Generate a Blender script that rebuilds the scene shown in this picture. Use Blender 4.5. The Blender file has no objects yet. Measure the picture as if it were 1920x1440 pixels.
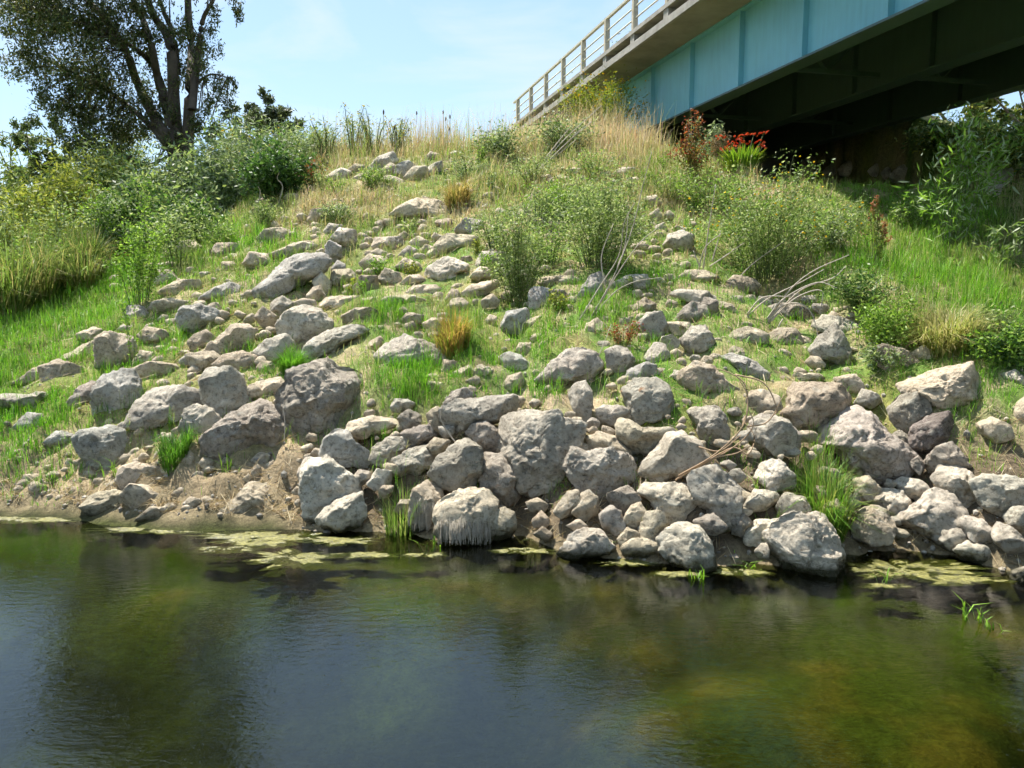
import bpy, bmesh, math, random
import numpy as np
from mathutils import Vector, Matrix

# ------------------------------------------------------------------ camera, sky, sun, exposure
sc = bpy.context.scene
C = sc.collection
random.seed(7)
RNG = np.random.default_rng(11)
F_PX, W_PX, H_PX = 1500.0, 1920.0, 1440.0
CAM = np.array([0.0, 0.0, 2.8])
PITCH = math.radians(7.22)
cd = bpy.data.cameras.new('camera')
cd.sensor_width = 36.0
cd.lens = 36.0 * F_PX / W_PX
cd.clip_start = 0.05
cd.clip_end = 3000.0
cam = bpy.data.objects.new('camera', cd)
C.objects.link(cam)
cam.location = CAM
cam.rotation_euler = (math.radians(90) - PITCH, 0, 0)
sc.camera = cam

SUN_DIR = np.array([-0.30, 0.33, 0.87])            # towards the sun
SUN_DIR = SUN_DIR / np.linalg.norm(SUN_DIR)
elev = math.asin(SUN_DIR[2])
azim = math.atan2(SUN_DIR[0], SUN_DIR[1])
world = bpy.data.worlds.new('World')
sc.world = world
world.use_nodes = True
wn = world.node_tree
wn.nodes.clear()
wo = wn.nodes.new('ShaderNodeOutputWorld')
bg = wn.nodes.new('ShaderNodeBackground')
sky = wn.nodes.new('ShaderNodeTexSky')
sky.sky_type = 'NISHITA'
sky.sun_disc = False
sky.sun_elevation = elev
sky.sun_rotation = azim
sky.air_density = 1.0
sky.dust_density = 0.2
sky.ozone_density = 1.2
bg.inputs[1].default_value = 0.092
# thin high cloud veil over the whole sky
tc = wn.nodes.new('ShaderNodeTexCoord')
mp = wn.nodes.new('ShaderNodeMapping'); mp.inputs['Scale'].default_value = (1.0, 1.0, 3.2)
cn = wn.nodes.new('ShaderNodeTexNoise'); cn.inputs['Scale'].default_value = 2.6; cn.inputs['Detail'].default_value = 7; cn.inputs['Roughness'].default_value = 0.58; cn.inputs['Distortion'].default_value = 0.6
cr = wn.nodes.new('ShaderNodeMapRange'); cr.inputs[1].default_value = 0.47; cr.inputs[2].default_value = 0.72; cr.inputs[3].default_value = 0.0; cr.inputs[4].default_value = 0.75
cm = wn.nodes.new('ShaderNodeMix'); cm.data_type = 'RGBA'
cm.inputs[7].default_value = (3.7, 4.05, 4.3, 1)
ch = wn.nodes.new('ShaderNodeMix'); ch.data_type = 'RGBA'; ch.inputs[0].default_value = 0.55; ch.inputs[7].default_value = (2.15, 3.05, 4.0, 1)
wn.links.new(tc.outputs['Generated'], mp.inputs[0])
wn.links.new(mp.outputs[0], cn.inputs['Vector'])
wn.links.new(cn.outputs[0], cr.inputs[0])
wn.links.new(cr.outputs[0], cm.inputs[0])
wn.links.new(sky.outputs[0], ch.inputs[6])
wn.links.new(ch.outputs[2], cm.inputs[6])
wn.links.new(cm.outputs[2], bg.inputs[0])
wn.links.new(bg.outputs[0], wo.inputs[0])

sd = bpy.data.lights.new('sun', 'SUN')
sd.energy = 4.4
sd.angle = math.radians(0.53)
sd.color = (1.0, 0.955, 0.88)
sun = bpy.data.objects.new('sun', sd)
C.objects.link(sun)
sun.rotation_euler = Vector(SUN_DIR).to_track_quat('Z', 'Y').to_euler()
sun.location = (-20, 5, 40)

sc.view_settings.view_transform = 'Standard'
sc.view_settings.look = 'None'
sc.view_settings.exposure = 1.44
sc.view_settings.gamma = 1.0
sc.view_settings.use_curve_mapping = False
sc.render.engine = 'CYCLES'
sc.cycles.max_bounces = 5
sc.cycles.diffuse_bounces = 3
sc.cycles.glossy_bounces = 2
sc.cycles.transmission_bounces = 3
sc.cycles.transparent_max_bounces = 10
sc.cycles.caustics_reflective = False
sc.cycles.caustics_refractive = False
sc.cycles.use_denoising = True
sc.cycles.use_adaptive_sampling = True
sc.cycles.adaptive_threshold = 0.03
sc.cycles.adaptive_min_samples = 12

# ------------------------------------------------------------------ maths helpers
CP, SP = math.cos(PITCH), math.sin(PITCH)

def ray(px, py):
    """unit direction from the viewpoint through a photograph pixel"""
    x = (px - W_PX / 2) / F_PX
    u = (H_PX / 2 - py) / F_PX
    d = np.array([x, CP + u * SP, -SP + u * CP])
    return d / np.linalg.norm(d)

def project(P):
    """world points (N,3) -> photograph pixels and depth"""
    q = P - CAM
    depth = q[:, 1] * CP - q[:, 2] * SP
    up = q[:, 1] * SP + q[:, 2] * CP
    depth = np.where(depth > 0.1, depth, 0.1)
    return W_PX / 2 + F_PX * q[:, 0] / depth, H_PX / 2 - F_PX * up / depth, depth

def _hash(ix, iy, iz):
    h = (ix.astype(np.int64) * 374761393 + iy.astype(np.int64) * 668265263 + iz.astype(np.int64) * 2147483647 + 1013904223) & 0xFFFFFFFF
    h = ((h ^ (h >> 13)) * 1274126177) & 0xFFFFFFFF
    h = (h ^ (h >> 16)) & 0xFFFFFFFF
    return h.astype(np.float64) / 4294967295.0

def vnoise(P):
    """value noise in [-1,1], P (N,3)"""
    i = np.floor(P); f = P - i
    f = f * f * f * (f * (f * 6 - 15) + 10)
    i = i.astype(np.int64)
    r = 0
    for dx in (0, 1):
        wx = f[:, 0] if dx else 1 - f[:, 0]
        for dy in (0, 1):
            wy = f[:, 1] if dy else 1 - f[:, 1]
            for dz in (0, 1):
                wz = f[:, 2] if dz else 1 - f[:, 2]
                r = r + wx * wy * wz * _hash(i[:, 0] + dx, i[:, 1] + dy, i[:, 2] + dz)
    return r * 2 - 1

def fbm(P, octv=4, rough=0.5):
    a, s, r = 1.0, 0.0, 0.0
    Q = np.array(P, float)
    for k in range(octv):
        r = r + a * vnoise(Q + 17.3 * k)
        s += a; a *= rough; Q = Q * 2.03
    return r / s

def lin(c):
    """sRGB 0-255 -> linear"""
    o = []
    for v in c:
        v = v / 255.0
        o.append(v / 12.92 if v <= 0.04045 else ((v + 0.055) / 1.055) ** 2.4)
    return tuple(o)

def sstep(a, b, x):
    t = np.clip((x - a) / (b - a), 0, 1)
    return t * t * (3 - 2 * t)

# ------------------------------------------------------------------ the lie of the land
_wl = [(-700, 930), (-200, 945), (0, 962), (150, 970), (350, 990), (500, 985), (600, 1005), (760, 1010), (860, 1032), (980, 1012),
       (1050, 1045), (1150, 1055), (1240, 1066), (1340, 1076), (1420, 1066), (1500, 1076), (1600, 1056), (1700, 1040), (1800, 1052), (1920, 1085), (2150, 1110), (2700, 1140)]
_ws = []
for a, b in _wl:
    d = ray(a, b); t = -CAM[2] / d[2]; _ws.append((d[0] * t, d[1] * t))
WLX = np.array([-60] + [p[0] for p in _ws] + [60.0])
WLY = np.array([_ws[0][1] + 3] + [p[1] for p in _ws] + [_ws[-1][1] - 2])

def smooth_table(pts, w=0.35):
    g = np.arange(-40, 120, 0.05)
    v = np.interp(g, [p[0] for p in pts], [p[1] for p in pts])
    k = np.exp(-0.5 * (np.arange(-30, 31) * 0.05 / w) ** 2); k /= k.sum()
    return g, np.convolve(np.pad(v, 30, mode='edge'), k, 'valid')

T_C = smooth_table([(-40, -1.3), (-6, -1.2), (-3, -0.95), (-1.2, -0.42), (0, 0), (0.45, 0.40), (1.2, 1.0), (3.9, 2.15), (7.4, 3.65), (10.9, 5.15), (12.9, 6.05), (14.5, 6.45), (20, 6.7), (60, 7.0), (120, 7)])
T_L = smooth_table([(-40, -1.3), (-6, -1.2), (-3, -0.95), (-1.2, -0.35), (0, 0), (0.5, 0.28), (1, 0.48), (2.3, 1.05), (4, 1.72), (8, 2.85), (14, 3.6), (20, 4.3), (60, 5.5), (120, 6)])
T_R = smooth_table([(-40, -1.3), (-6, -1.2), (-3, -0.8), (-1.2, -0.35), (0, 0), (0.4, 0.42), (0.9, 0.9), (2.1, 1.6), (4.1, 2.25), (8.1, 3.65), (11.6, 5.25), (13.5, 5.75), (20, 5.9), (60, 6.2), (120, 7)])

ED = np.array([-0.2379, 0.9713])                    # bridge direction (away from the camera)
EN = np.array([0.9713, 0.2379])                     # to the bridge's right
def bridge_uv(x, y):
    return x * ED[0] + y * ED[1], x * EN[0] + y * EN[1]
V_EDGE, V_FAR = 9.22, 19.2
U_ABUT, U_CONE = 28.5, 25.6
LUMPS = [(1650, 1235, .55, .55), (1850, 1330, .8, .5), (720, 1135, .45, .5), (1480, 1300, .6, .45), (1250, 1330, .7, .35), (1080, 1120, .5, .5), (1760, 1430, .6, .5),
         (1400, 1140, .5, .45), (900, 1120, .5, .4), (350, 1120, .6, .35), (1620, 1370, .6, .45), (640, 1090, .5, .35), (1180, 1200, .5, .3), (1900, 1190, .5, .55)]
_lw = []
for a, b, r, h in LUMPS:
    d = ray(a, b); t = -(CAM[2] + 0.25) / d[2]; _lw.append((d[0] * t, d[1] * t, r, h))

def height(x, y, detail=True):
    x = np.asarray(x, float); y = np.asarray(y, float)
    t = y - np.interp(x, WLX, WLY)
    hc = np.interp(t, *T_C); hl = np.interp(t, *T_L); hr = np.interp(t, *T_R)
    wl = sstep(-4.3, -10.5, x + 0.12 * (y - 20))
    wr = sstep(3.0, 8.5, x - 0.1 * (y - 12))
    h = hc * (1 - wl) + hl * wl
    h = h * (1 - wr) + hr * wr
    # approach embankment of the bridge
    u, v = bridge_uv(x, y)
    s = np.maximum(V_EDGE + 0.35 - v, 0) + np.maximum(v - V_FAR + 0.3, 0)
    f = np.maximum(U_CONE - u, 0)
    inside = (v > V_EDGE + 0.2) & (v < V_FAR - 0.2)
    e = 9.72 - np.where(inside & (u < U_ABUT + 1.1), 20.0, np.sqrt(s * s + f * f * 0.9) / 1.7 + np.where(v < V_EDGE + 0.35, 1.7 * sstep(35.5, 25.0, u), 0))
    k = 0.5
    h = np.log(np.exp(np.clip((h - e) / k, -30, 30)) + 1) * k + e
    # far land settles
    far = np.hypot(x, y - 20)
    h = h * (1 - sstep(70, 160, far)) + 5.5 * sstep(70, 160, far)
    # near bank under the viewpoint
    nb = np.interp(y, [-200, -3, -0.5, 1.0, 2.6], [1.9, 1.5, 1.05, 0.1, -1.3])
    h = np.where(y < 2.6, np.maximum(np.minimum(h, 0.0 * h - 1.2), nb), h)
    if detail:
        P = np.stack([x, y, np.zeros_like(x)], -1).reshape(-1, 3)
        n = fbm(P * 0.9, 4, 0.55).reshape(x.shape)
        n2 = fbm(P * 4.0 + 31, 3, 0.55).reshape(x.shape)
        land = sstep(0.0, 1.2, t) * (1 - sstep(30, 60, far))
        toe = sstep(0.0, 0.3, t) * sstep(2.0, 1.0, t)
        n3 = fbm(P * 5.0 + 131, 4, 0.7).reshape(x.shape)
        toe2 = sstep(-0.6, 0.0, t) * sstep(2.2, 1.3, t) * sstep(-2.9, -2.2, x)
        h = h - 0.20 * toe2 + toe * (0.13 + 0.10 * sstep(-2.2, -3.0, x)) * n3 + (0.18 * n + 0.08 * n2) * (0.35 + 0.65 * land) * np.where(t > -1, 1, 0.6)
        for lx, ly, r, hh in _lw:
            h = h + hh * np.exp(-(((x - lx) / r) ** 2 + ((y - ly) / (r * 0.75)) ** 2)) * sstep(-0.35, -1.0, t)
        cap = -0.10 - 0.12 * sstep(-0.3, -1.2, t)
        over = np.maximum(h - cap + 0.15, 0)
        h = np.where((t < -0.25) & (y > 2.6), np.minimum(h, cap - 0.15 + 0.15 * (1 - np.exp(-over / 0.15))), h)
    return h

def hit(px, py, lift=0.0):
    """where the ray through a pixel meets the land: returns point, distance"""
    d = ray(px, py)
    t = np.arange(3.0, 90.0, 0.04)
    P = CAM + t[:, None] * d
    z = height(P[:, 0], P[:, 1], False) + lift
    w = np.where(P[:, 2] < np.maximum(z, 0.0))[0]
    i = w[0] if len(w) else len(t) - 1
    return P[i], t[i]

def ground_z(x, y):
    return float(height(np.array([x]), np.array([y]))[0])

# ------------------------------------------------------------------ object helpers
def tag(o, label=None, cat=None, group=None, kind=None):
    if label: o['label'] = label
    if cat: o['category'] = cat
    if group: o['group'] = group
    if kind: o['kind'] = kind
    return o

def empty(name, loc=(0, 0, 0), rz=0.0):
    o = bpy.data.objects.new(name, None)
    o.empty_display_size = 0.2
    C.objects.link(o)
    o.location = loc
    o.rotation_euler = (0, 0, rz)
    return o

def link(name, me, mat, parent=None, loc=None):
    o = bpy.data.objects.new(name, me)
    C.objects.link(o)
    if mat: me.materials.append(mat)
    if parent is not None: o.parent = parent
    if loc is not None: o.location = loc
    return o

def raw_mesh(name, verts, loops, starts, cols=None, smooth=False):
    me = bpy.data.meshes.new(name)
    nv, nl, npoly = len(verts), len(loops), len(starts)
    me.vertices.add(nv); me.loops.add(nl); me.polygons.add(npoly)
    me.vertices.foreach_set('co', np.asarray(verts, np.float32).ravel())
    me.loops.foreach_set('vertex_index', np.asarray(loops, np.int32))
    me.polygons.foreach_set('loop_start', np.asarray(starts, np.int32))
    if cols is not None:
        a = me.color_attributes.new('tint', 'FLOAT_COLOR', 'POINT')
        cc = np.ones((nv, 4), np.float32); cc[:, :3] = cols
        a.data.foreach_set('color', cc.ravel())
    me.polygons.foreach_set('use_smooth', np.full(npoly, smooth, dtype=bool))
    me.update(calc_edges=True)
    me.validate()
    return me

class MB:
    """collects boxes, tubes and strips for one mesh"""
    def __init__(s): s.v = []; s.f = []; s.c = []
    def box(s, x0, x1, y0, y1, z0, z1):
        b = len(s.v)
        s.v += [(x0, y0, z0), (x1, y0, z0), (x1, y1, z0), (x0, y1, z0), (x0, y0, z1), (x1, y0, z1), (x1, y1, z1), (x0, y1, z1)]
        s.f += [tuple(b + i for i in q) for q in ((0, 3, 2, 1), (4, 5, 6, 7), (0, 1, 5, 4), (1, 2, 6, 5), (2, 3, 7, 6), (3, 0, 4, 7))]
        return s
    def tube(s, pts, rad, n=6, cap=True):
        pts = [np.asarray(p, float) for p in pts]
        b = len(s.v); m = len(pts)
        for i, p in enumerate(pts):
            t = pts[min(i + 1, m - 1)] - pts[max(i - 1, 0)]
            t = t / (np.linalg.norm(t) + 1e-9)
            a = np.cross(t, (0, 0, 1.0)) if abs(t[2]) < 0.95 else np.cross(t, (0, 1.0, 0))
            a = a / (np.linalg.norm(a) + 1e-9); c = np.cross(t, a)
            r = rad[i] if hasattr(rad, '__len__') else rad
            for k in range(n):
                w = 2 * math.pi * k / n
                s.v.append(tuple(p + r * (math.cos(w) * a + math.sin(w) * c)))
        for i in range(m - 1):
            for k in range(n):
                k2 = (k + 1) % n
                s.f.append((b + i * n + k, b + i * n + k2, b + (i + 1) * n + k2, b + (i + 1) * n + k))
        if cap:
            s.f.append(tuple(b + k for k in range(n))[::-1]); s.f.append(tuple(b + (m - 1) * n + k for k in range(n)))
        return s
    def build(s, name, mat, parent=None, smooth=False, bevel=0.0):
        me = bpy.data.meshes.new(name)
        me.from_pydata(s.v, [], s.f); me.update()
        if smooth:
            me.polygons.foreach_set('use_smooth', np.ones(len(me.polygons), bool))
        o = link(name, me, mat, parent)
        if bevel:
            bm = bmesh.new(); bm.from_mesh(me)
            bmesh.ops.bevel(bm, geom=bm.edges[:], offset=bevel, segments=2, affect='EDGES', profile=0.5)
            bm.to_mesh(me); bm.free()
        return o

def curve_pts(pts, n=14):
    """Catmull-Rom through the points"""
    P = [np.asarray(p, float) for p in pts]
    P = [2 * P[0] - P[1]] + P + [2 * P[-1] - P[-2]]
    out = []
    seg = len(P) - 3
    for i in range(seg):
        for k in range(max(2, n // seg)):
            t = k / max(2, n // seg)
            a, b, c, d = P[i:i + 4]
            out.append(0.5 * ((2 * b) + (c - a) * t + (2 * a - 5 * b + 4 * c - d) * t * t + (3 * b - a - 3 * c + d) * t ** 3))
    out.append(P[-2])
    return out

# ------------------------------------------------------------------ material helpers
def new_mat(name):
    m = bpy.data.materials.new(name); m.use_nodes = True
    nt = m.node_tree; nt.nodes.clear()
    o = nt.nodes.new('ShaderNodeOutputMaterial')
    return m, nt, o

def N(nt, kind, **kw):
    n = nt.nodes.new(kind)
    for k, v in kw.items():
        if hasattr(n, k): setattr(n, k, v)
    return n

def ramp(nt, src, stops):
    r = nt.nodes.new('ShaderNodeValToRGB')
    e = r.color_ramp.elements
    while len(e) < len(stops): e.new(0.5)
    for i, (p, c) in enumerate(stops):
        e[i].position = p
        e[i].color = (*c, 1) if hasattr(c, '__len__') else (c, c, c, 1)
    nt.links.new(src, r.inputs[0])
    return r

def mixc(nt, f, a, b, mode='MIX'):
    m = nt.nodes.new('ShaderNodeMix'); m.data_type = 'RGBA'; m.blend_type = mode
    for i, s in ((0, f), (6, a), (7, b)):
        if isinstance(s, (int, float)): m.inputs[i].default_value = s
        elif isinstance(s, tuple): m.inputs[i].default_value = (*s, 1) if len(s) == 3 else s
        else: nt.links.new(s, m.inputs[i])
    return m.outputs[2]

def noise(nt, vec, scale, detail=5, rough=0.55, dist=0.0):
    n = nt.nodes.new('ShaderNodeTexNoise')
    n.inputs['Scale'].default_value = scale; n.inputs['Detail'].default_value = detail
    n.inputs['Roughness'].default_value = rough; n.inputs['Distortion'].default_value = dist
    if vec is not None: nt.links.new(vec, n.inputs['Vector'])
    return n.outputs[0]

def leaf_mat(name, trans=0.35, rough=0.55, spec=0.3):
    """foliage lit from both sides; colour comes from each leaf's own tint"""
    m, nt, o = new_mat(name)
    a = N(nt, 'ShaderNodeAttribute', attribute_name='tint')
    p = N(nt, 'ShaderNodeBsdfPrincipled')
    p.inputs['Roughness'].default_value = rough
    p.inputs['Specular IOR Level'].default_value = spec
    t = N(nt, 'ShaderNodeBsdfTranslucent')
    tm = mixc(nt, 1.0, a.outputs['Color'], (1.1, 1.15, 0.8), 'MULTIPLY')
    nt.links.new(a.outputs['Color'], p.inputs['Base Color'])
    nt.links.new(tm, t.inputs['Color'])
    x = N(nt, 'ShaderNodeMixShader'); x.inputs[0].default_value = trans
    nt.links.new(p.outputs[0], x.inputs[1]); nt.links.new(t.outputs[0], x.inputs[2])
    nt.links.new(x.outputs[0], o.inputs[0])
    return m

M = {}
M['leaf'] = leaf_mat('leaf', 0.44, 0.5, 0.3)
M['grass'] = leaf_mat('grass', 0.45, 0.5, 0.3)
M['straw'] = leaf_mat('straw', 0.28, 0.6, 0.25)
M['flower'] = leaf_mat('flower', 0.3, 0.6, 0.2)

def simple(name, col, rough=0.7, var=0.25, scale=8.0, bump=0.2, bscale=30.0, metal=0.0):
    m, nt, o = new_mat(name)
    p = N(nt, 'ShaderNodeBsdfPrincipled')
    c = N(nt, 'ShaderNodeTexCoord')
    n = noise(nt, c.outputs['Object'], scale, 6, 0.6)
    d = tuple(v * (1 - var) for v in col); l = tuple(min(1, v * (1 + var)) for v in col)
    r = ramp(nt, n, [(0.3, d), (0.7, l)])
    nt.links.new(r.outputs[0], p.inputs['Base Color'])
    p.inputs['Roughness'].default_value = rough; p.inputs['Metallic'].default_value = metal
    if bump:
        b = N(nt, 'ShaderNodeBump'); b.inputs['Strength'].default_value = bump; b.inputs['Distance'].default_value = 0.02
        nt.links.new(noise(nt, c.outputs['Object'], bscale, 6, 0.65), b.inputs['Height'])
        nt.links.new(b.outputs[0], p.inputs['Normal'])
    nt.links.new(p.outputs[0], o.inputs[0])
    return m

M['bark'] = simple('bark', (0.085, 0.066, 0.05), 0.9, 0.4, 3.0, 0.8, 14.0)
M['stem'] = simple('green_stem', (0.10, 0.13, 0.04), 0.7, 0.3, 10, 0)
M['rootfib'] = simple('dead_root', (0.34, 0.29, 0.22), 0.9, 0.3, 9, 0.2)
M['twig'] = simple('dry_twig', (0.42, 0.36, 0.29), 0.8, 0.25, 9, 0.2)
M['canetwig'] = simple('brown_cane', (0.40, 0.27, 0.16), 0.8, 0.25, 9, 0.2)

# rock: colour from the object's own colour, lichen from its alpha
m, nt, o = new_mat('rock')
p = N(nt, 'ShaderNodeBsdfPrincipled'); p.inputs['Roughness'].default_value = 0.92; p.inputs['Specular IOR Level'].default_value = 0.25
oi = N(nt, 'ShaderNodeObjectInfo'); tcn = N(nt, 'ShaderNodeTexCoord'); geo = N(nt, 'ShaderNodeNewGeometry')
va = N(nt, 'ShaderNodeVectorMath', operation='ADD'); vs = N(nt, 'ShaderNodeVectorMath', operation='SCALE')
cmb = N(nt, 'ShaderNodeCombineXYZ')
for i in range(3): nt.links.new(oi.outputs['Random'], cmb.inputs[i])
nt.links.new(cmb.outputs[0], vs.inputs[0]); vs.inputs['Scale'].default_value = 57.0
nt.links.new(tcn.outputs['Object'], va.inputs[0]); nt.links.new(vs.outputs[0], va.inputs[1])
V = va.outputs[0]
n1 = noise(nt, V, 2.6, 8, 0.62, 0.4); n2 = noise(nt, V, 22.0, 7, 0.75); n3 = noise(nt, V, 5.5, 6, 0.6)
base = mixc(nt, ramp(nt, n1, [(0.32, 0.0), (0.68, 1.0)]).outputs[0], mixc(nt, 1.0, oi.outputs['Color'], (0.66, 0.635, 0.60), 'MULTIPLY'), mixc(nt, 1.0, oi.outputs['Color'], (1.24, 1.22, 1.18), 'MULTIPLY'))
base = mixc(nt, 0.7, base, ramp(nt, noise(nt, V, 11.0, 6, 0.7), [(0.32, 0.62), (0.66, 1.22)]).outputs[0], 'MULTIPLY')
base = mixc(nt, ramp(nt, n2, [(0.34, 0.8), (0.48, 0.0)]).outputs[0], base, mixc(nt, 1.0, base, (0.45, 0.42, 0.39), 'MULTIPLY'))   # pits
base = mixc(nt, ramp(nt, n3, [(0.58, 0.0), (0.66, 0.45)]).outputs[0], base, (0.42, 0.40, 0.33))                                   # pale lichen
lich = N(nt, 'ShaderNodeMath', operation='MULTIPLY')
nt.links.new(ramp(nt, noise(nt, V, 4.3, 4, 0.6), [(0.62, 0.0), (0.72, 0.8)]).outputs[0], lich.inputs[0])
nt.links.new(oi.outputs['Alpha'], lich.inputs[1])
base = mixc(nt, lich.outputs[0], base, (0.42, 0.19, 0.07))                                                                       # orange lichen
sep = N(nt, 'ShaderNodeSeparateXYZ'); nt.links.new(geo.outputs['Position'], sep.inputs[0])
wz = N(nt, 'ShaderNodeMath', operation='ADD'); nt.links.new(sep.outputs[2], wz.inputs[0])
wn2 = N(nt, 'ShaderNodeMath', operation='MULTIPLY_ADD'); nt.links.new(n3, wn2.inputs[0]); wn2.inputs[1].default_value = 0.16; wn2.inputs[2].default_value = -0.08
nt.links.new(wn2.outputs[0], wz.inputs[1])
wet = N(nt, 'ShaderNodeMapRange'); nt.links.new(wz.outputs[0], wet.inputs[0]); wet.inputs[1].default_value = 0.05; wet.inputs[2].default_value = 0.15; wet.inputs[3].default_value = 1.0; wet.inputs[4].default_value = 0.0
base = mixc(nt, wet.outputs[0], base, (0.055, 0.05, 0.022))                                                                       # wet algae line
nt.links.new(base, p.inputs['Base Color'])
rr = N(nt, 'ShaderNodeMapRange'); nt.links.new(wet.outputs[0], rr.inputs[0]); rr.inputs[3].default_value = 0.93; rr.inputs[4].default_value = 0.35
nt.links.new(rr.outputs[0], p.inputs['Roughness'])
b1 = N(nt, 'ShaderNodeBump'); b1.inputs['Strength'].default_value = 1.0; b1.inputs['Distance'].default_value = 0.055
nt.links.new(noise(nt, V, 8.5, 9, 0.74, 0.5), b1.inputs['Height'])
b2 = N(nt, 'ShaderNodeBump'); b2.inputs['Strength'].default_value = 1.0; b2.inputs['Distance'].default_value = 0.03
nt.links.new(n2, b2.inputs['Height']); nt.links.new(b1.outputs[0], b2.inputs['Normal'])
nt.links.new(b2.outputs[0], p.inputs['Normal'])
nt.links.new(p.outputs[0], o.inputs[0])
M['rock'] = m
# ------------------------------------------------------------------ ground sheet (bank, river bed, far land)
def axis(lo, hi, a, b, fine, grow=1.13):
    mid = list(np.arange(a, b + 1e-6, fine))
    s, v, up = fine, b, []
    while v < hi: s *= grow; v += s; up.append(v)
    s, v, dn = fine, a, []
    while v > lo: s *= grow; v -= s; dn.append(v)
    return np.array(dn[::-1] + mid + up)
gx = axis(-900, 900, -11.5, 12.5, 0.095); gy = axis(-300, 1500, 4.5, 24.0, 0.095)
GX, GY = np.meshgrid(gx, gy)
GZ = height(GX, GY)
gv = np.stack([GX, GY, GZ], -1).reshape(-1, 3)
nxg, nyg = len(gx), len(gy)
ii = (np.arange(nyg - 1)[:, None] * nxg + np.arange(nxg - 1)[None, :]).ravel()
gl = np.stack([ii, ii + 1, ii + 1 + nxg, ii + nxg], -1).ravel()
T = gv[:, 1] - np.interp(gv[:, 0], WLX, WLY)
P3 = gv * np.array([1, 1, 0])
na = fbm(P3 * 1.1 + 5, 4); nb_ = fbm(P3 * 3.3 + 9, 4); nc = fbm(P3 * 0.5 + 77, 3)
c_soil = np.array(lin((168, 150, 120))); c_mud = np.array(lin((136, 122, 94))); c_crust = np.array(lin((134, 118, 92)))
c_thatch = np.array(lin((128, 128, 70))); c_green = np.array(lin((86, 118, 44))); c_bed = np.array(lin((56, 58, 30))); c_alg = np.array(lin((100, 108, 44))); c_alg2 = np.array(lin((146, 122, 56)))
def blend(a, b, w): return a * (1 - w[:, None]) + b * w[:, None]
col = np.tile(c_soil, (len(gv), 1))
col = blend(col, c_thatch, np.clip(0.5 + 1.4 * na, 0, 1) * sstep(0.9, 1.8, T))
col = blend(col, c_green, np.clip(0.42 + 1.6 * nb_, 0, 0.9) * sstep(1.2, 2.2, T))
col = blend(col, c_green, sstep(-5.5, -8.5, gv[:, 0]) * sstep(0.8, 1.6, T) * 0.85)
c_grit_shade = np.array(lin((96, 84, 68)))  # gritty toe soil, darkened to paint the shadowed gaps between boulders
col = blend(col, c_crust, sstep(1.3, 0.5, T) * np.clip(0.6 + na, 0, 1))
col = blend(col, c_grit_shade, sstep(1.9, 1.2, T) * sstep(-2.8, -1.9, gv[:, 0]) * 0.85)
col = blend(col, c_thatch * 0.8, sstep(0.6, 1.1, T) * sstep(-2.6, -3.4, gv[:, 0]) * np.clip(0.5 + 1.5 * nb_, 0, 1))
col = blend(col, c_mud, sstep(0.55, 0.1, T + 0.25 * nb_))
col = blend(col, c_bed, sstep(0.12, -0.12, T + 0.1 * nb_))
uw = sstep(-0.1, -0.3, T)
lum = np.zeros(len(gv))
for lx, ly, r, hh in _lw:
    lum += np.exp(-(((gv[:, 0] - lx) / (r * 1.1)) ** 2 + ((gv[:, 1] - ly) / (r * 0.8)) ** 2))
lum = np.clip(lum, 0, 1)
col = blend(col, c_alg, uw * np.clip(0.10 + 1.2 * na + 0.6 * lum + 0.35 * sstep(-2.2, -0.5, T), 0, 1))
col = blend(col, c_alg2, uw * np.clip(lum * (0.1 + 1.3 * nb_), 0, 0.8))
me = raw_mesh('ground', gv, gl, np.arange(len(ii)) * 4, col, True)
m, nt, o = new_mat('bank_earth')
p = N(nt, 'ShaderNodeBsdfPrincipled'); p.inputs['Roughness'].default_value = 0.95; p.inputs['Specular IOR Level'].default_value = 0.2
at = N(nt, 'ShaderNodeAttribute', attribute_name='tint'); tcn = N(nt, 'ShaderNodeTexCoord')
f1 = noise(nt, tcn.outputs['Object'], 9, 8, 0.7); f2 = noise(nt, tcn.outputs['Object'], 38, 6, 0.7)
b0 = mixc(nt, 1.0, at.outputs['Color'], ramp(nt, f1, [(0.25, 0.45), (0.75, 1.4)]).outputs[0], 'MULTIPLY')
b0 = mixc(nt, 0.8, b0, ramp(nt, f2, [(0.25, 0.4), (0.7, 1.35)]).outputs[0], 'MULTIPLY')
nt.links.new(b0, p.inputs['Base Color'])
bb = N(nt, 'ShaderNodeBump'); bb.inputs['Strength'].default_value = 0.9; bb.inputs['Distance'].default_value = 0.03
nt.links.new(f1, bb.inputs['Height'])
b2 = N(nt, 'ShaderNodeBump'); b2.inputs['Strength'].default_value = 0.7; b2.inputs['Distance'].default_value = 0.012
nt.links.new(f2, b2.inputs['Height']); nt.links.new(bb.outputs[0], b2.inputs['Normal']); nt.links.new(b2.outputs[0], p.inputs['Normal'])
nt.links.new(p.outputs[0], o.inputs[0])
tag(link('ground', me, m), 'sloping river bank of soil and dry mud running down under the water', 'ground', kind='structure')

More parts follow.
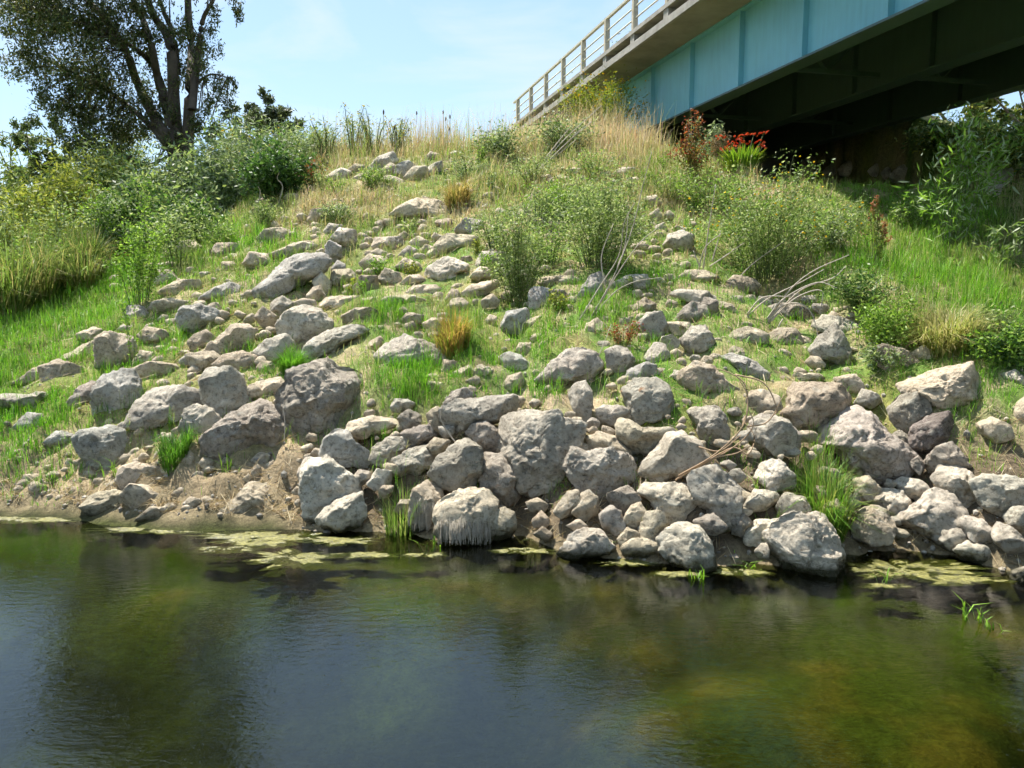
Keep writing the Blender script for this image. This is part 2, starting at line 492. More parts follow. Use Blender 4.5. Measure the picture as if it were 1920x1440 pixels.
# ------------------------------------------------------------------ river water: closed body with absorbing, murky water
m, nt, o = new_mat('river_water')
tcn = N(nt, 'ShaderNodeTexCoord')
mpn = N(nt, 'ShaderNodeMapping'); mpn.inputs['Scale'].default_value = (1.0, 2.3, 1.0); mpn.inputs['Rotation'].default_value = (0, 0, math.radians(-12))
nt.links.new(tcn.outputs['Object'], mpn.inputs[0])
w1 = noise(nt, mpn.outputs[0], 6.5, 3, 0.5, 0.3); w2 = noise(nt, mpn.outputs[0], 21, 2, 0.5, 0.2)
patch = ramp(nt, noise(nt, tcn.outputs['Object'], 0.55, 3, 0.5), [(0.35, 0.25), (0.65, 1.0)]).outputs[0]
b1 = N(nt, 'ShaderNodeBump'); b1.inputs['Distance'].default_value = 0.022; nt.links.new(w1, b1.inputs['Height']); b1.inputs['Strength'].default_value = 0.10
b2 = N(nt, 'ShaderNodeBump'); b2.inputs['Distance'].default_value = 0.0018; nt.links.new(w2, b2.inputs['Height']); nt.links.new(patch, b2.inputs['Strength']); nt.links.new(b1.outputs[0], b2.inputs['Normal'])
fr = N(nt, 'ShaderNodeFresnel'); fr.inputs['IOR'].default_value = 1.8; nt.links.new(b2.outputs[0], fr.inputs['Normal'])
gl_ = N(nt, 'ShaderNodeBsdfGlossy'); gl_.inputs['Roughness'].default_value = 0.03; nt.links.new(b2.outputs[0], gl_.inputs['Normal'])
tr = N(nt, 'ShaderNodeBsdfTransparent'); tr.inputs['Color'].default_value = (0.43, 0.48, 0.32, 1)
mx = N(nt, 'ShaderNodeMixShader'); nt.links.new(fr.outputs[0], mx.inputs[0]); nt.links.new(tr.outputs[0], mx.inputs[1]); nt.links.new(gl_.outputs[0], mx.inputs[2])
nt.links.new(mx.outputs[0], o.inputs['Surface'])

wb = MB().box(-70, 70, 0.3, 15.0, -2.2, 0.0)
tag(wb.build('river_water', m), 'dark green shallow river water reflecting sky and bank', 'water', kind='structure')

# ------------------------------------------------------------------ bridge
def paint_mat(name, col, rough):
    m, nt, o = new_mat(name)
    p = N(nt, 'ShaderNodeBsdfPrincipled'); p.inputs['Roughness'].default_value = rough
    t = N(nt, 'ShaderNodeTexCoord')
    mp_ = N(nt, 'ShaderNodeMapping'); mp_.inputs['Scale'].default_value = (3.0, 3.0, 0.35); nt.links.new(t.outputs['Object'], mp_.inputs[0])
    st = noise(nt, mp_.outputs[0], 2.2, 7, 0.65); sp = noise(nt, t.outputs['Object'], 0.8, 5, 0.6)
    c = mixc(nt, ramp(nt, st, [(0.35, 0.0), (0.8, 0.55)]).outputs[0], col, tuple(v * 0.62 for v in col))
    c = mixc(nt, ramp(nt, sp, [(0.4, 0.0), (0.75, 0.35)]).outputs[0], c, tuple(min(1, v * 1.22) for v in col))
    nt.links.new(c, p.inputs['Base Color'])
    b = N(nt, 'ShaderNodeBump'); b.inputs['Strength'].default_value = 0.12; b.inputs['Distance'].default_value = 0.02
    nt.links.new(sp, b.inputs['Height']); nt.links.new(b.outputs[0], p.inputs['Normal'])
    nt.links.new(p.outputs[0], o.inputs[0])
    return m
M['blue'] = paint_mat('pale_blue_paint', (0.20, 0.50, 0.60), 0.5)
M['blue_shaded'] = paint_mat('shade_darkened_blue_paint', (0.075, 0.13, 0.135), 0.6)  # under-deck shade put into the paint: inner girders, braces, bottom flanges
M['concrete'] = simple('shade_darkened_concrete', (0.075, 0.08, 0.08), 0.9, 0.3, 1.4, 0.5, 22)  # abutment concrete darkened to stand for the deep shade below the deck
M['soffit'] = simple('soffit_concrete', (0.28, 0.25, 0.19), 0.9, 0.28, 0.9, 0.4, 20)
M['kerb'] = simple('kerb_concrete', (0.33, 0.31, 0.27), 0.9, 0.3, 2.0, 0.5, 25)
M['post'] = simple('rail_post_concrete', (0.46, 0.41, 0.31), 0.85, 0.2, 3, 0.3, 25)
M['railpaint'] = simple('rail_paint', (0.52, 0.49, 0.38), 0.6, 0.18, 4, 0.1, 25)
M['road'] = simple('asphalt', (0.05, 0.05, 0.05), 0.95, 0.3, 6, 0.6, 60)
ang = math.atan2(EN[1], EN[0])
V0, U0 = 14.0, U_ABUT
bx_, by_ = EN * V0 + ED * U0
Z0 = 5.4
bridge = tag(empty('road_bridge', (bx_, by_, Z0), ang), 'road bridge with pale blue steel girders and concrete deck above the bank', 'bridge')
U_NEAR = -16.0
def bbox_(mb, v0, v1, u0, u1, z0, z1): return mb.box(v0 - V0, v1 - V0, u0 - U0, u1 - U0, z0 - Z0, z1 - Z0)
SOF, GB = 9.58, 7.63
bbox_(MB(), V_EDGE + 0.10, V_FAR - 0.10, U_NEAR, U_ABUT + 1.9, SOF, SOF + 0.22).build('deck_slab', M['soffit'], bridge)
bbox_(MB(), V_EDGE + 0.45, V_FAR - 0.45, U_NEAR, 60, SOF + 0.224, SOF + 0.30).build('roadway', M['road'], bridge)
for side in (0, 1):
    e0 = V_EDGE if side == 0 else V_FAR - 0.45
    lo = bbox_(MB(), e0, e0 + 0.095, U_NEAR, 37.6, SOF - 0.02, SOF + 0.17).build('edge_beam', M['kerb'], bridge)
    bbox_(MB(), e0 - 0.02, e0 + 0.40, U_NEAR, 37.6, SOF + 0.40, SOF + 0.52).build('kerb_beam', M['kerb'], bridge)
    bbox_(MB(), e0 + 0.30, e0 + 0.44, U_NEAR, 37.6, SOF + 0.222, SOF + 0.398).build('kerb_upstand', M['kerb'], bridge)
    zs = (SOF + 0.85, SOF + 1.18, SOF + 1.52)
    top = MB(); bbox_(top, e0 + 0.03, e0 + 0.13, U_NEAR, 37.6, zs[2], zs[2] + 0.07).build('top_rail', M['railpaint'], bridge)
    for zz in zs[:2]:
        MB().tube([(e0 + 0.08 - V0, U_NEAR - U0, zz - Z0), (e0 + 0.08 - V0, 37.6 - U0, zz - Z0)], 0.024, 8).build('lower_rail', M['railpaint'], bridge, smooth=True)
    pm = bpy.data.meshes.new('rail_post')
    t_ = MB().box(-0.075, 0.075, -0.07, 0.07, 0, 0.995)
    pm.from_pydata(t_.v, [], t_.f); pm.materials.append(M['post'])
    bmm = bpy.data.meshes.new('bracket')
    t_ = MB().box(-0.14, 0.14, -0.15, 0.15, 0, 0.225)
    bmm.from_pydata(t_.v, [], t_.f); bmm.materials.append(M['kerb'])
    uq = 24.46 * 1.0296 - 0.2379 * 9.5
    for k in range(-17, 7):
        u = uq + 2.32 * k
        po = bpy.data.objects.new('rail_post', pm); C.objects.link(po); po.parent = bridge; po.location = (e0 + 0.08 - V0, u - U0, SOF + 0.523 - Z0)
        br = bpy.data.objects.new('bracket', bmm); C.objects.link(br); br.parent = bridge; br.location = (e0 + 0.15 - V0, u - U0, SOF + 0.173 - Z0)
stiff_u = [21.04 * 1.0296 - 0.2379 * 11.0 + 2.74 * k for k in range(-11, 3)]
for gi, X0 in enumerate((11.0, 14.4, 17.8)):
    v = X0 * 0.9713
    mt = M['blue'] if gi == 0 else M['blue_shaded']
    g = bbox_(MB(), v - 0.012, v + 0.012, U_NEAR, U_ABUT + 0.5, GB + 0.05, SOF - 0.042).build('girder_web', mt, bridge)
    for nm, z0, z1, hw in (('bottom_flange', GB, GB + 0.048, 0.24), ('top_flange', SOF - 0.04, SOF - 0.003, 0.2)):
        bbox_(MB(), v - hw, v + hw, U_NEAR, U_ABUT + 0.5, z0, z1).build(nm, mt if nm == 'top_flange' else M['blue_shaded'], bridge)
    for u in stiff_u:
        for sgn in (-1, 1):
            a, b = sorted((v + sgn * 0.0125, v + sgn * 0.15))
            s_ = bbox_(MB(), a, b, u - 0.012, u + 0.012, GB + 0.05, SOF - 0.042).build('stiffener', mt, g)
for k, u in enumerate([20.0 * 1.0296 - 2.6 - 5.48 * q for q in range(-1, 5)]):
    for X0 in (11.0, 14.4):
        a, b = X0 * 0.9713 + 0.16, (X0 + 3.4) * 0.9713 - 0.16
        mid = (a + b) / 2
        mbb = bbox_(MB(), a, b, u - 0.05, u + 0.05, GB + 0.25, GB + 0.35)
        for q in (a, b):
            mbb.tube([(mid - V0, u - U0, GB + 0.33 - Z0), (q - V0, u - U0, SOF - 0.25 - Z0)], 0.055, 4)
        mbb.build('cross_brace', M['blue_shaded'], bridge)
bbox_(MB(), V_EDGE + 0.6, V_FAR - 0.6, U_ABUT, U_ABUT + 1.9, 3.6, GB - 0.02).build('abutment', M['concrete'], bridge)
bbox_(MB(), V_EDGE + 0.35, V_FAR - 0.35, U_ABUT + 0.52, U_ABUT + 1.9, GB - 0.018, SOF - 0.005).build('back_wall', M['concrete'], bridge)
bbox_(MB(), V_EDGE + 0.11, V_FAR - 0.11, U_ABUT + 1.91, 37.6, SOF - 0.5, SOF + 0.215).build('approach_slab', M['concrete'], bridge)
# ------------------------------------------------------------------ rocks: outline in the photograph, real distance, size and depth
CROP = {1: (0, 480, 2.769), 2: (480, 560, 2.769), 3: (960, 560, 2.769), 4: (1400, 560, 2.571), 5: (240, 280, 2.667), 6: (880, 280, 2.667), 7: (1480, 240, 3.6)}
TONE = {'g': (0.48, 0.435, 0.36), 'b': (0.58, 0.495, 0.37), 'w': (0.62, 0.56, 0.455), 'd': (0.385, 0.34, 0.28), 'p': (0.26, 0.22, 0.19), 'n': (0.48, 0.405, 0.30), 's': (0.47, 0.445, 0.395)}
SMALL = {'S1': ('small pale pebble at the foot of the dark diagonal boulder', 'pebbles under the diagonal boulder'),
         'S2': ('small wet stone wedged in the dark gap above the water', 'stones wedged in the gap by the water'),
         'S3': ('weathered pale rubble stone along the crest of the bank', 'rubble stones along the crest'),
         'S4': ('stone half sunk in dry grass on the upper bank', 'half sunk stones on the upper bank'),
         'S5': ('grey stone lying in the shade under the bridge', 'stones in the shade under the bridge'),
         'S6': ('small stone peeping from weeds on the right of the bank', 'stones peeping from weeds')}
ROCKS = """
1g|long low slab like a fallen log at the left edge of the bank|-30,735 60,700 120,715 250,710 380,672 460,680 380,770 240,795 120,780 20,765
1d|dark knob at the right end of the long low slab|370,750 420,690 480,660 520,690 510,770 440,810 385,815
1b|pale flat slab sunk in turf above the long low slab|90,650 180,590 235,570 240,650 180,665
1n|brown angular block just above the long low slab|230,575 310,545 410,590 400,620 350,680 280,695 240,650
1b|sloping pale slab left of the thin leafy sapling|300,540 400,490 480,445 510,470 520,555 420,570 330,560
1b|upright pale slab behind the thin leafy sapling|515,430 560,405 680,430 690,560 640,600 540,600 515,560
1b|small pale rock at the top edge of the lush left lawn|410,405 480,375 520,385 510,440 430,470
1s|large rounded grey boulder with a pitted upright face on the left|505,760 510,690 560,630 640,598 690,610 715,680 710,800 680,850 590,875 520,830
1n~|flat brown slab stained with rusty lichen above the green hollow|700,590 790,550 900,570 945,600 930,630 830,655 710,625
1g|broad arched boulder overhanging a dark grassy hollow|690,860 745,745 830,695 930,690 1020,720 1060,775 1000,810 950,870 850,870 740,890
1g|rounded block butting the right end of the arched boulder|945,890 980,800 1040,780 1100,810 1145,870 1120,920 1060,975 970,965
1g|tall egg shaped boulder leaning above the diagonal boulder|1055,650 1090,600 1180,590 1240,620 1270,720 1290,800 1240,850 1170,870 1120,820 1070,740
1d|dark diagonal boulder with a pale sloping top left of centre|1080,940 1160,870 1270,800 1350,765 1430,800 1490,850 1510,960 1440,1010 1300,1060 1150,1085 1095,1020
1s|pale grey forked boulder perched over the bare mud bank|410,950 450,910 560,900 620,930 640,990 655,1050 600,1110 520,1125 440,1090 460,1050 430,1010
1b|cream wedge topmost of the little pile at the left waterline|630,1150 660,1090 720,1075 800,1105 875,1150 880,1215 820,1220 740,1190 660,1200
1b|small cream stone tucked left of the cream wedge|545,1180 620,1155 650,1190 600,1215 550,1210
1b|pinkish cream rounded rock below the cream wedge|655,1230 700,1185 790,1210 870,1230 890,1270 840,1300 760,1310 690,1340
1b|low domed cream rock leftmost at the waterline|440,1285 510,1235 590,1225 670,1250 680,1310 600,1350 500,1340
1n|small mud coloured rock in the water below the cream pile|710,1360 790,1305 870,1300 900,1330 840,1370
1b|flat cream rock with a raised back beside the mud flat|1130,1350 1190,1285 1250,1240 1300,1190 1390,1175 1450,1200 1450,1300 1380,1370 1280,1360
1n|knobbly brown rock above the horsetail tuft|1130,440 1180,400 1210,365 1280,365 1310,400 1300,480 1240,510 1160,490
1n|flat topped brown rock left of the rusty slab|980,510 1100,500 1140,530 1130,600 1060,620 1000,560
1n~|brown rock with rust red lichen on its right end|1120,560 1170,520 1260,500 1320,530 1330,590 1260,610 1160,600
1s|blue grey pointed block in grass at upper left|930,330 960,270 1040,258 1120,290 1140,340 1080,370 1000,390 950,380
1s|smooth blue grey slab tilted above the pointed block|1040,215 1110,175 1190,140 1250,165 1240,200 1160,215 1080,235
1b|flat pale stone left of the blue grey pointed block|800,240 880,225 970,240 960,290 860,300 810,285
1b|long dry stone under arching straw at upper left|840,180 930,130 1020,130 1030,165 940,205 860,215
1n|small brown rock just right of the thin leafy sapling|730,410 770,370 850,390 885,440 840,460 760,450
1b|pale slanted stone between the egg boulder and the big dark boulder|1270,700 1340,660 1440,640 1470,680 1400,740 1320,780 1290,760
1s|small grey stone in the grass below the long slab|90,880 150,820 210,830 220,890 150,930
1s|little flat grey stone at the edge of the left grass|240,960 300,910 390,930 380,965 280,985
1g|grey stone in shadow below the arched boulder|590,900 640,865 690,870 690,930 620,940
1S1|b|1310,1060 1350,1025 1395,1040 1380,1080 1330,1085
1S1|b|1310,1110 1340,1090 1365,1120 1350,1160 1315,1150
1S1|b|1260,1160 1290,1135 1305,1165 1285,1190
1S1|b|1385,1085 1420,1060 1425,1110 1400,1130
1b|small pointed stone on the mud beside the arched boulder hollow|935,1080 985,1010 1010,1030 1000,1090 960,1120
2g~|round boulder with a bright orange lichen spot|130,130 170,80 250,45 330,70 375,120 370,190 300,230 240,260 170,240 140,190
2n|smooth brown oval rock shaded beneath|460,90 520,55 600,55 640,85 620,130 540,155 470,140
2g|long humped rock right below the lichen spot boulder|245,300 280,240 350,190 440,160 530,150 570,180 480,220 420,250 380,290 290,350 255,330
2d|biggest dark boulder with a wide shaded face, left of centre|125,570 140,500 190,440 190,390 290,365 360,330 420,370 520,400 550,450 540,560 480,620 400,680 320,720 250,720 170,650
2g|layered flat slab above the bright green grass, in the middle|640,300 680,250 790,205 870,240 950,265 1020,340 1020,390 920,370 760,395 680,360
2g|wedge shaped grey rock left of the long humped rock|0,270 60,220 150,190 190,240 180,290 90,320 20,310
2b|narrow tilted pale rock above the bright green grass|550,290 590,230 640,200 660,230 620,280 570,300
2b|flat pale slab capping the twin grey boulders|470,690 500,640 600,615 700,630 740,660 650,690 560,720 490,715
2s|twin lobed grey boulder right of the diagonal boulder|350,820 370,740 420,690 480,700 510,760 580,800 605,850 560,880 490,860 420,870 370,850
2g|round grey rock right of the twin lobed boulder|600,830 620,770 690,730 760,730 800,780 740,810 700,870 640,860
2g|flat topped grey block left of the small orange rock|710,900 720,830 800,790 900,765 935,800 910,870 830,910 740,920
2d|dark cap stone behind the small orange rock|760,700 800,680 890,660 955,715 900,745 810,775
2n~|small orange rusted rock wedged among grey boulders|890,770 930,725 1000,740 990,780 950,810 910,800
2d|small dark rock at the foot of the bright green grass|740,620 790,580 850,610 850,660 770,690 755,650
2n|upright brown shard beside the curved white twig|890,600 940,565 970,590 960,700 910,670
2g|wide weathered boulder behind the curved white twig|970,640 985,570 1060,540 1150,530 1330,510 1345,570 1290,640 1200,650 1110,690 1090,730 1000,730
2g|peaked stone on top behind the wide weathered boulder|980,540 1020,490 1080,465 1140,510 1060,550 1000,560
2s|pointed blue grey capstone perched on a smaller rock|1245,380 1270,310 1310,280 1370,305 1430,360 1410,380 1310,400
2n|small rounded rock under the pointed capstone|1280,460 1310,410 1370,390 1395,430 1370,480 1310,500
2g|speckled boulder leaning left of the biggest central boulder|915,900 960,820 1030,770 1090,740 1160,790 1165,880 1120,970 1040,980 960,970
2d|dark knobby rock perched left of the biggest central boulder|1100,700 1130,660 1190,645 1230,670 1285,745 1270,800 1200,800 1160,760
2g|biggest central boulder, rough grey and square shouldered|1275,720 1300,640 1350,610 1440,605 1560,605 1600,650 1680,670 1660,760 1620,830 1610,920 1560,1000 1520,1030 1450,1000 1370,960 1370,880 1300,810
2g~|upright grey block with a rust streak below the central boulder|1165,870 1200,815 1290,820 1350,860 1380,930 1365,1020 1300,1080 1240,1060 1180,980
2w|tall whitish boulder standing over the mud left of centre|250,900 290,845 380,840 440,900 510,970 520,1020 430,1040 340,1100 320,1140 260,1110 255,1000
2w|whitish knob on the left shoulder of the tall whitish boulder|220,900 260,830 310,840 290,930 235,960
2w|lumpy whitish rock at the water under the tall whitish boulder|330,1130 380,1080 460,1040 540,1020 560,1120 520,1180 420,1200 350,1170
2b|pale rock hung with dead roots, left half at the waterline|800,1150 820,1000 890,960 960,1000 960,1060 900,1190 820,1190
2b|bulging boulder with a fringe of dead roots at the waterline|935,1100 980,1050 1060,1010 1180,1000 1240,1060 1230,1140 1200,1250 1000,1250 950,1200
2b|round pale rock right of the root fringed boulder|1190,1240 1230,1130 1290,1090 1335,1120 1340,1190 1310,1240 1250,1260
2d|dark stone in the gap under the twin lobed boulder|490,940 540,890 590,905 580,950 520,975
2w|pale stone behind the upright green grass tuft at the water|580,960 630,890 700,900 690,970 620,990
3g|humped oval boulder above the biggest central boulder|135,420 200,350 290,280 360,268 420,290 460,360 410,420 300,450 220,470 160,450
3g|grey rounded rock under the red leaved weed|490,280 540,250 590,265 640,330 620,380 550,410 510,370
3g|dark peaked rock right of the red leaved weed|690,310 740,240 790,245 815,310 800,350 760,360 720,330
3s|flat grey rock behind the orange spotted cube|590,430 610,370 690,335 740,350 730,410 660,430
3g~|cube shaped grey boulder with orange spots, right of centre|590,480 640,430 740,422 800,460 820,540 810,600 740,620 660,640 610,580
3g|narrow upright stone right of the biggest central boulder|300,500 330,450 380,435 410,490 405,600 390,650 340,600
3g|squat brown grey rock left of the orange spotted cube's foot|445,580 480,560 560,560 605,590 560,640 520,670 460,650
3b|saddle shaped rock under the orange spotted cube|550,660 580,630 620,640 680,680 800,665 850,700 760,770 690,800 620,790 560,730
3w|large smooth pale boulder right of the saddle shaped rock|685,900 690,850 760,790 800,720 870,705 940,750 1000,830 960,880 860,930 780,970 720,940
3g|broad flat faced boulder right of the biggest central boulder|285,880 330,780 400,810 500,795 580,810 610,850 640,930 560,980 480,1020 410,1010 320,940
3b|thin tilted slab behind the broad flat faced boulder|390,730 450,700 530,720 610,790 600,820 520,790 420,780
3b|roof shaped tan boulder left of the brown cane bundle|845,460 900,390 960,340 1040,360 1090,430 1180,480 1190,510 1090,530 980,540 890,490
3g|square rounded rock below the roof shaped boulder|920,600 960,575 1060,570 1100,620 1115,690 1110,740 1030,760 980,720 960,660
3w|pale blocky boulder in the right middle of the lowest wall|665,1020 700,975 800,970 890,970 960,1030 965,1090 910,1140 830,1155 770,1130 740,1060
3g|shield shaped grey boulder pointing down to the water|930,940 980,900 1060,880 1110,930 1165,990 1170,1060 1140,1170 1090,1180 1040,1110 970,1060 940,1000
3g|small triangular shard right of the shield shaped boulder|1110,940 1160,960 1220,1005 1170,1025
3g|round grey boulder behind the brown cane bundle|1240,700 1260,640 1330,612 1410,630 1450,690 1440,760 1370,810 1300,770 1250,740
3b|tan rock inside the loop of brown canes|1220,560 1240,490 1300,480 1370,510 1390,560 1340,600 1250,610
3s|long pale ridge of rock above the brown canes|1090,310 1150,290 1230,320 1320,380 1335,430 1260,430 1180,370
3n|oval brown rock beside the grey twig loop|1110,230 1160,170 1230,155 1310,180 1320,230 1240,260 1150,250
3g|wedge rock balanced on another near the slope's right middle|825,140 880,70 930,25 1000,40 1010,80 950,120 880,145
3g|knobbly rock beneath the balanced wedge|880,220 940,150 1000,150 1040,220 1050,270 1010,310 930,280
3g|plump grey rock left of the balanced wedge|665,130 700,80 770,75 795,140 780,200 720,210 680,170
3n|rough brown rock topmost of the little stack left of the balanced wedge|630,40 690,0 740,30 735,70 670,85 640,70
3b|pale cone shaped rock left of the red leaved weed|360,200 390,140 440,110 490,150 500,190 440,230 380,230
3d|dark rock behind the balanced wedge|980,60 1000,0 1060,10 1065,70 1020,95
3w|smooth cream boulder sitting in shallow water right of centre|250,1330 310,1240 380,1200 450,1210 520,1290 500,1320 400,1350 300,1350
3b|low hairy rock draped in dead roots at the waterline|570,1300 610,1260 700,1245 760,1270 770,1310 690,1340 600,1330
3w|rounded white boulder with a dark right side in the water|770,1260 810,1210 890,1178 960,1190 1010,1260 1040,1350 1020,1420 940,1430 850,1380 780,1310
3b|tan upright rock behind the hairy rock|665,1210 700,1120 760,1110 800,1160 790,1220 730,1260 680,1245
3b|small slanting rock left of the tan upright rock|580,1150 620,1080 660,1065 695,1120 640,1190 600,1180
3g|grey slab leaning in the dark gap below the flat faced boulder|460,1130 510,1080 560,1110 580,1180 540,1230 480,1190
3b|little rounded rock just above the hairy rock|550,1250 600,1190 660,1220 640,1270 570,1280
3d|shaded rock under the broad flat faced boulder|500,1020 600,980 660,1040 620,1110 540,1110
3b|tilted tan rock under the central boulder's right corner|225,1100 290,1010 340,1000 350,1050 320,1110 260,1135
3b|tall rock with roots hanging down its front|320,1110 350,1030 400,1000 440,1040 440,1110 370,1150
3S2|n|110,1150 150,1110 190,1150 170,1190 120,1180
3S2|n|80,1060 130,1040 180,1070 160,1105 100,1100
3S2|b|290,1180 345,1150 385,1180 345,1210
3S2|n|115,1225 160,1190 205,1220 180,1255
3d|dark stone in shadow below the pale blocky boulder|950,1160 1040,1120 1110,1180 1060,1220 980,1210
3d|dark stone right of the shield shaped boulder's tip|1140,1160 1200,1120 1240,1160 1200,1230 1150,1220
4w|large white craggy boulder standing in the water on the right|95,1170 200,1080 310,1048 360,1060 400,1130 440,1220 455,1290 440,1380 340,1385 260,1370 160,1310 110,1240
4w|flat white rock behind the craggy boulder|0,1130 50,1080 150,1062 215,1080 130,1150 80,1190 10,1185
4w|small white stone left of the craggy boulder|40,1220 70,1185 100,1180 105,1250 60,1245
4n|moss brown rounded rock right of the craggy boulder|520,1120 550,1040 600,1005 660,1020 700,1090 690,1160 620,1180 550,1160
4w|wide pale boulder shaded on its left in the right hand wall|715,1100 740,1050 820,1000 880,930 950,940 1020,1010 1030,1070 960,1130 880,1160 790,1130
4w|almond shaped white rock under the huge diagonal slab|600,980 660,925 740,930 795,990 760,1030 690,1040
4w|small white rock above the almond shaped rock|715,900 760,870 830,875 870,910 870,970 820,970 760,930
4w|leaning white boulder near the right edge|925,890 950,830 1010,815 1090,860 1130,920 1150,980 1080,1010 1000,980
4w|long white boulder cut by the right edge|1110,900 1160,865 1260,860 1340,880 1370,950 1340,990 1240,1035 1160,1010 1120,940
4w|white wedge resting on the stones at the right waterline|1030,1110 1060,1060 1130,1070 1195,1130 1180,1175 1100,1165
4w|white wedge rightmost at the waterline|1195,1150 1215,1085 1290,1120 1340,1170 1340,1220 1260,1220 1210,1190
4w|pale rock left of the two white wedges|905,1160 950,1105 1020,1110 1050,1170 1020,1220 930,1190
4w|round stone lowest below the white wedges|1015,1225 1070,1175 1140,1190 1170,1230 1120,1265 1050,1260
4g|grey rock at the right edge behind the white wedges|1250,1060 1290,1010 1340,1005 1370,1060 1340,1110 1280,1100
4g|huge diagonal slab boulder on the right of the bank|310,720 380,640 460,540 520,530 600,580 650,640 720,690 770,730 785,790 740,860 650,905 570,870 500,800 400,750
4n|hollow fronted boulder perched on the huge diagonal slab|170,560 200,470 240,420 360,425 430,415 470,470 460,530 390,600 320,650 250,640 220,580
4g|smooth grey boulder left of the huge diagonal slab|15,660 30,600 80,570 180,590 240,650 230,710 150,750 70,730
4d|dark pitted upright rock right of the huge diagonal slab|700,540 740,480 810,455 860,500 870,560 830,640 780,650 720,600
4p|dark purple brown oval boulder tilted to the right|800,690 820,620 880,570 950,550 970,600 965,660 900,730 850,755 810,730
4g|small grey block below the dark purple oval boulder|880,790 920,730 980,700 1030,750 1070,800 1030,820 960,820 900,845
4b|box shaped tan slab with a flat bright top on the right slope|770,430 900,370 1050,315 1080,390 1115,480 1050,560 980,570 880,500 800,470
4g|pyramid shaped rock on the right slope|320,250 370,180 420,130 460,190 490,260 490,320 430,325 340,300
4n|low brown rock below the light green weed bush|610,270 660,230 750,250 810,300 810,345 740,360 660,330
4b|small pale rock right of the low brown rock|795,270 850,230 900,260 890,300 830,310
4b|flat little stone below the pyramid shaped rock|200,385 250,360 340,360 365,385 300,405 220,405
4b|tan stone with a sharp shaded edge below the pyramid rock|430,390 520,370 555,420 550,470 480,460
4g|flat shard lying right of the hollow fronted boulder|560,440 620,460 645,490 600,525 530,510
4b|pale lumpy rock under the straw tussock at far right|1095,220 1140,180 1230,190 1280,230 1230,260 1150,250
4b|flat tan rock lying in weeds at far right|1120,610 1180,580 1250,610 1270,660 1200,690 1140,660
4w|pale rock at the right edge among leafy weeds|1225,380 1290,350 1340,370 1350,410 1340,440 1280,430
4w|pale rough rock left of the tall green grass tuft|50,870 80,800 150,780 220,850 220,900 120,920
4w|pale flat rock below the rough rock and left of the tuft|0,1000 40,930 130,925 150,960 100,1010 20,1030
4w|pale crumbly rock directly under the tall green tuft|150,1010 190,945 270,960 300,1010 240,1050 170,1050
4w|bright white rock just behind the pyramid shaped rock|330,130 380,85 440,95 550,140 550,180 480,190 350,150
4d|dark rock under the arching grey twig bundle|80,60 150,30 240,30 310,80 300,110 200,125 110,110
4n|pair mate of the oval brown rock, further right|90,200 150,150 230,150 265,210 200,240 120,230
4b|small tan rock under the lower corner of the huge slab|520,880 580,860 635,910 590,970 540,970
4d|little dark stone between slab and purple oval|700,670 740,640 790,670 800,720 770,730
4w|white stone cut by the lower right edge at the water|1270,1330 1340,1290 1370,1330 1340,1370 1290,1370
4d|tiny dark stone in the gap under the purple oval|790,800 825,760 860,800 835,845
4b|tan rock right below the tall green tuft|360,1020 430,970 480,1020 460,1070 400,1080
4d|shaded block between the tuft and the almond rock|470,980 530,930 545,990 500,1030
5S3|g|1210,100 1260,50 1310,30 1335,65 1290,100 1240,130
5s|dark blue grey round rock highest on the crest|1335,120 1350,80 1400,62 1435,90 1420,130 1370,155
5S3|b|1395,140 1430,100 1480,95 1490,130 1440,160
5S3|g|1490,110 1530,80 1560,70 1560,120 1510,130
5S3|b|1485,50 1515,20 1550,30 1530,65
5S3|w|1590,40 1630,15 1660,15 1660,50
5S3|b|1260,120 1310,80 1340,95 1330,130 1290,140
5S3|n|1110,100 1140,80 1170,85 1175,115 1120,125
5S3|w|1000,140 1060,105 1100,115 1080,150 1010,165
5S3|b|1100,165 1160,130 1200,130 1190,165
5S3|b|1250,160 1310,140 1390,165 1370,185 1280,180
5b|small pale stone at the foot of the dark glossy bush|780,240 810,220 850,225 850,250 800,260
5b|wide flat crumbling rock in the upper middle of the slope|1310,330 1370,290 1440,255 1540,260 1620,320 1600,350 1480,340 1400,335
5n|weathered brown outcrop on the upper left slope|900,350 925,305 990,300 1010,330 970,370 920,380
5n|small stone right of the weathered brown outcrop|1010,320 1040,280 1090,285 1110,310 1050,330
5g|tilted grey stone above the two jagged rocks|975,415 1010,375 1070,380 1060,420 1000,430
5w|jagged pale rock with deep cracks on the upper slope|1020,450 1060,400 1130,410 1140,460 1090,500 1040,490
5s|upright blue grey rock like a tooth on the upper slope|990,490 1010,460 1060,490 1065,540 1020,580 1000,550
5s|small grey rock at the foot of the tooth shaped rock|1020,600 1050,560 1085,580 1080,620 1040,635
5b|flat pale rock on the left shoulder of the slope|650,450 690,405 760,395 810,410 780,450 690,465
5b|low rock just above the big pale sloping outcrop|720,520 800,490 870,465 930,480 920,510 830,530 760,545
5s|big pale sloping outcrop on the left of the upper bank|640,700 720,640 790,570 830,545 960,535 1000,560 980,610 900,650 820,690 730,740 660,730
5b|small rock at the right end of the big sloping outcrop|930,660 970,620 1010,670 1000,720 940,720
5b|little pale stone alone in the bright grass at upper left|470,550 520,525 580,530 560,555 490,565
5g|lumpy rock under the big sloping outcrop|725,770 770,740 820,770 810,830 760,850 720,810
5b|small block above the lichen spot boulder|830,770 870,750 930,755 940,795 860,795
5n|leaning slab left of the lichen spot boulder|640,840 680,790 740,840 750,890 690,900
5b|long low ledge rock in the middle of the slope|945,790 1000,745 1150,735 1160,770 1080,800 980,810
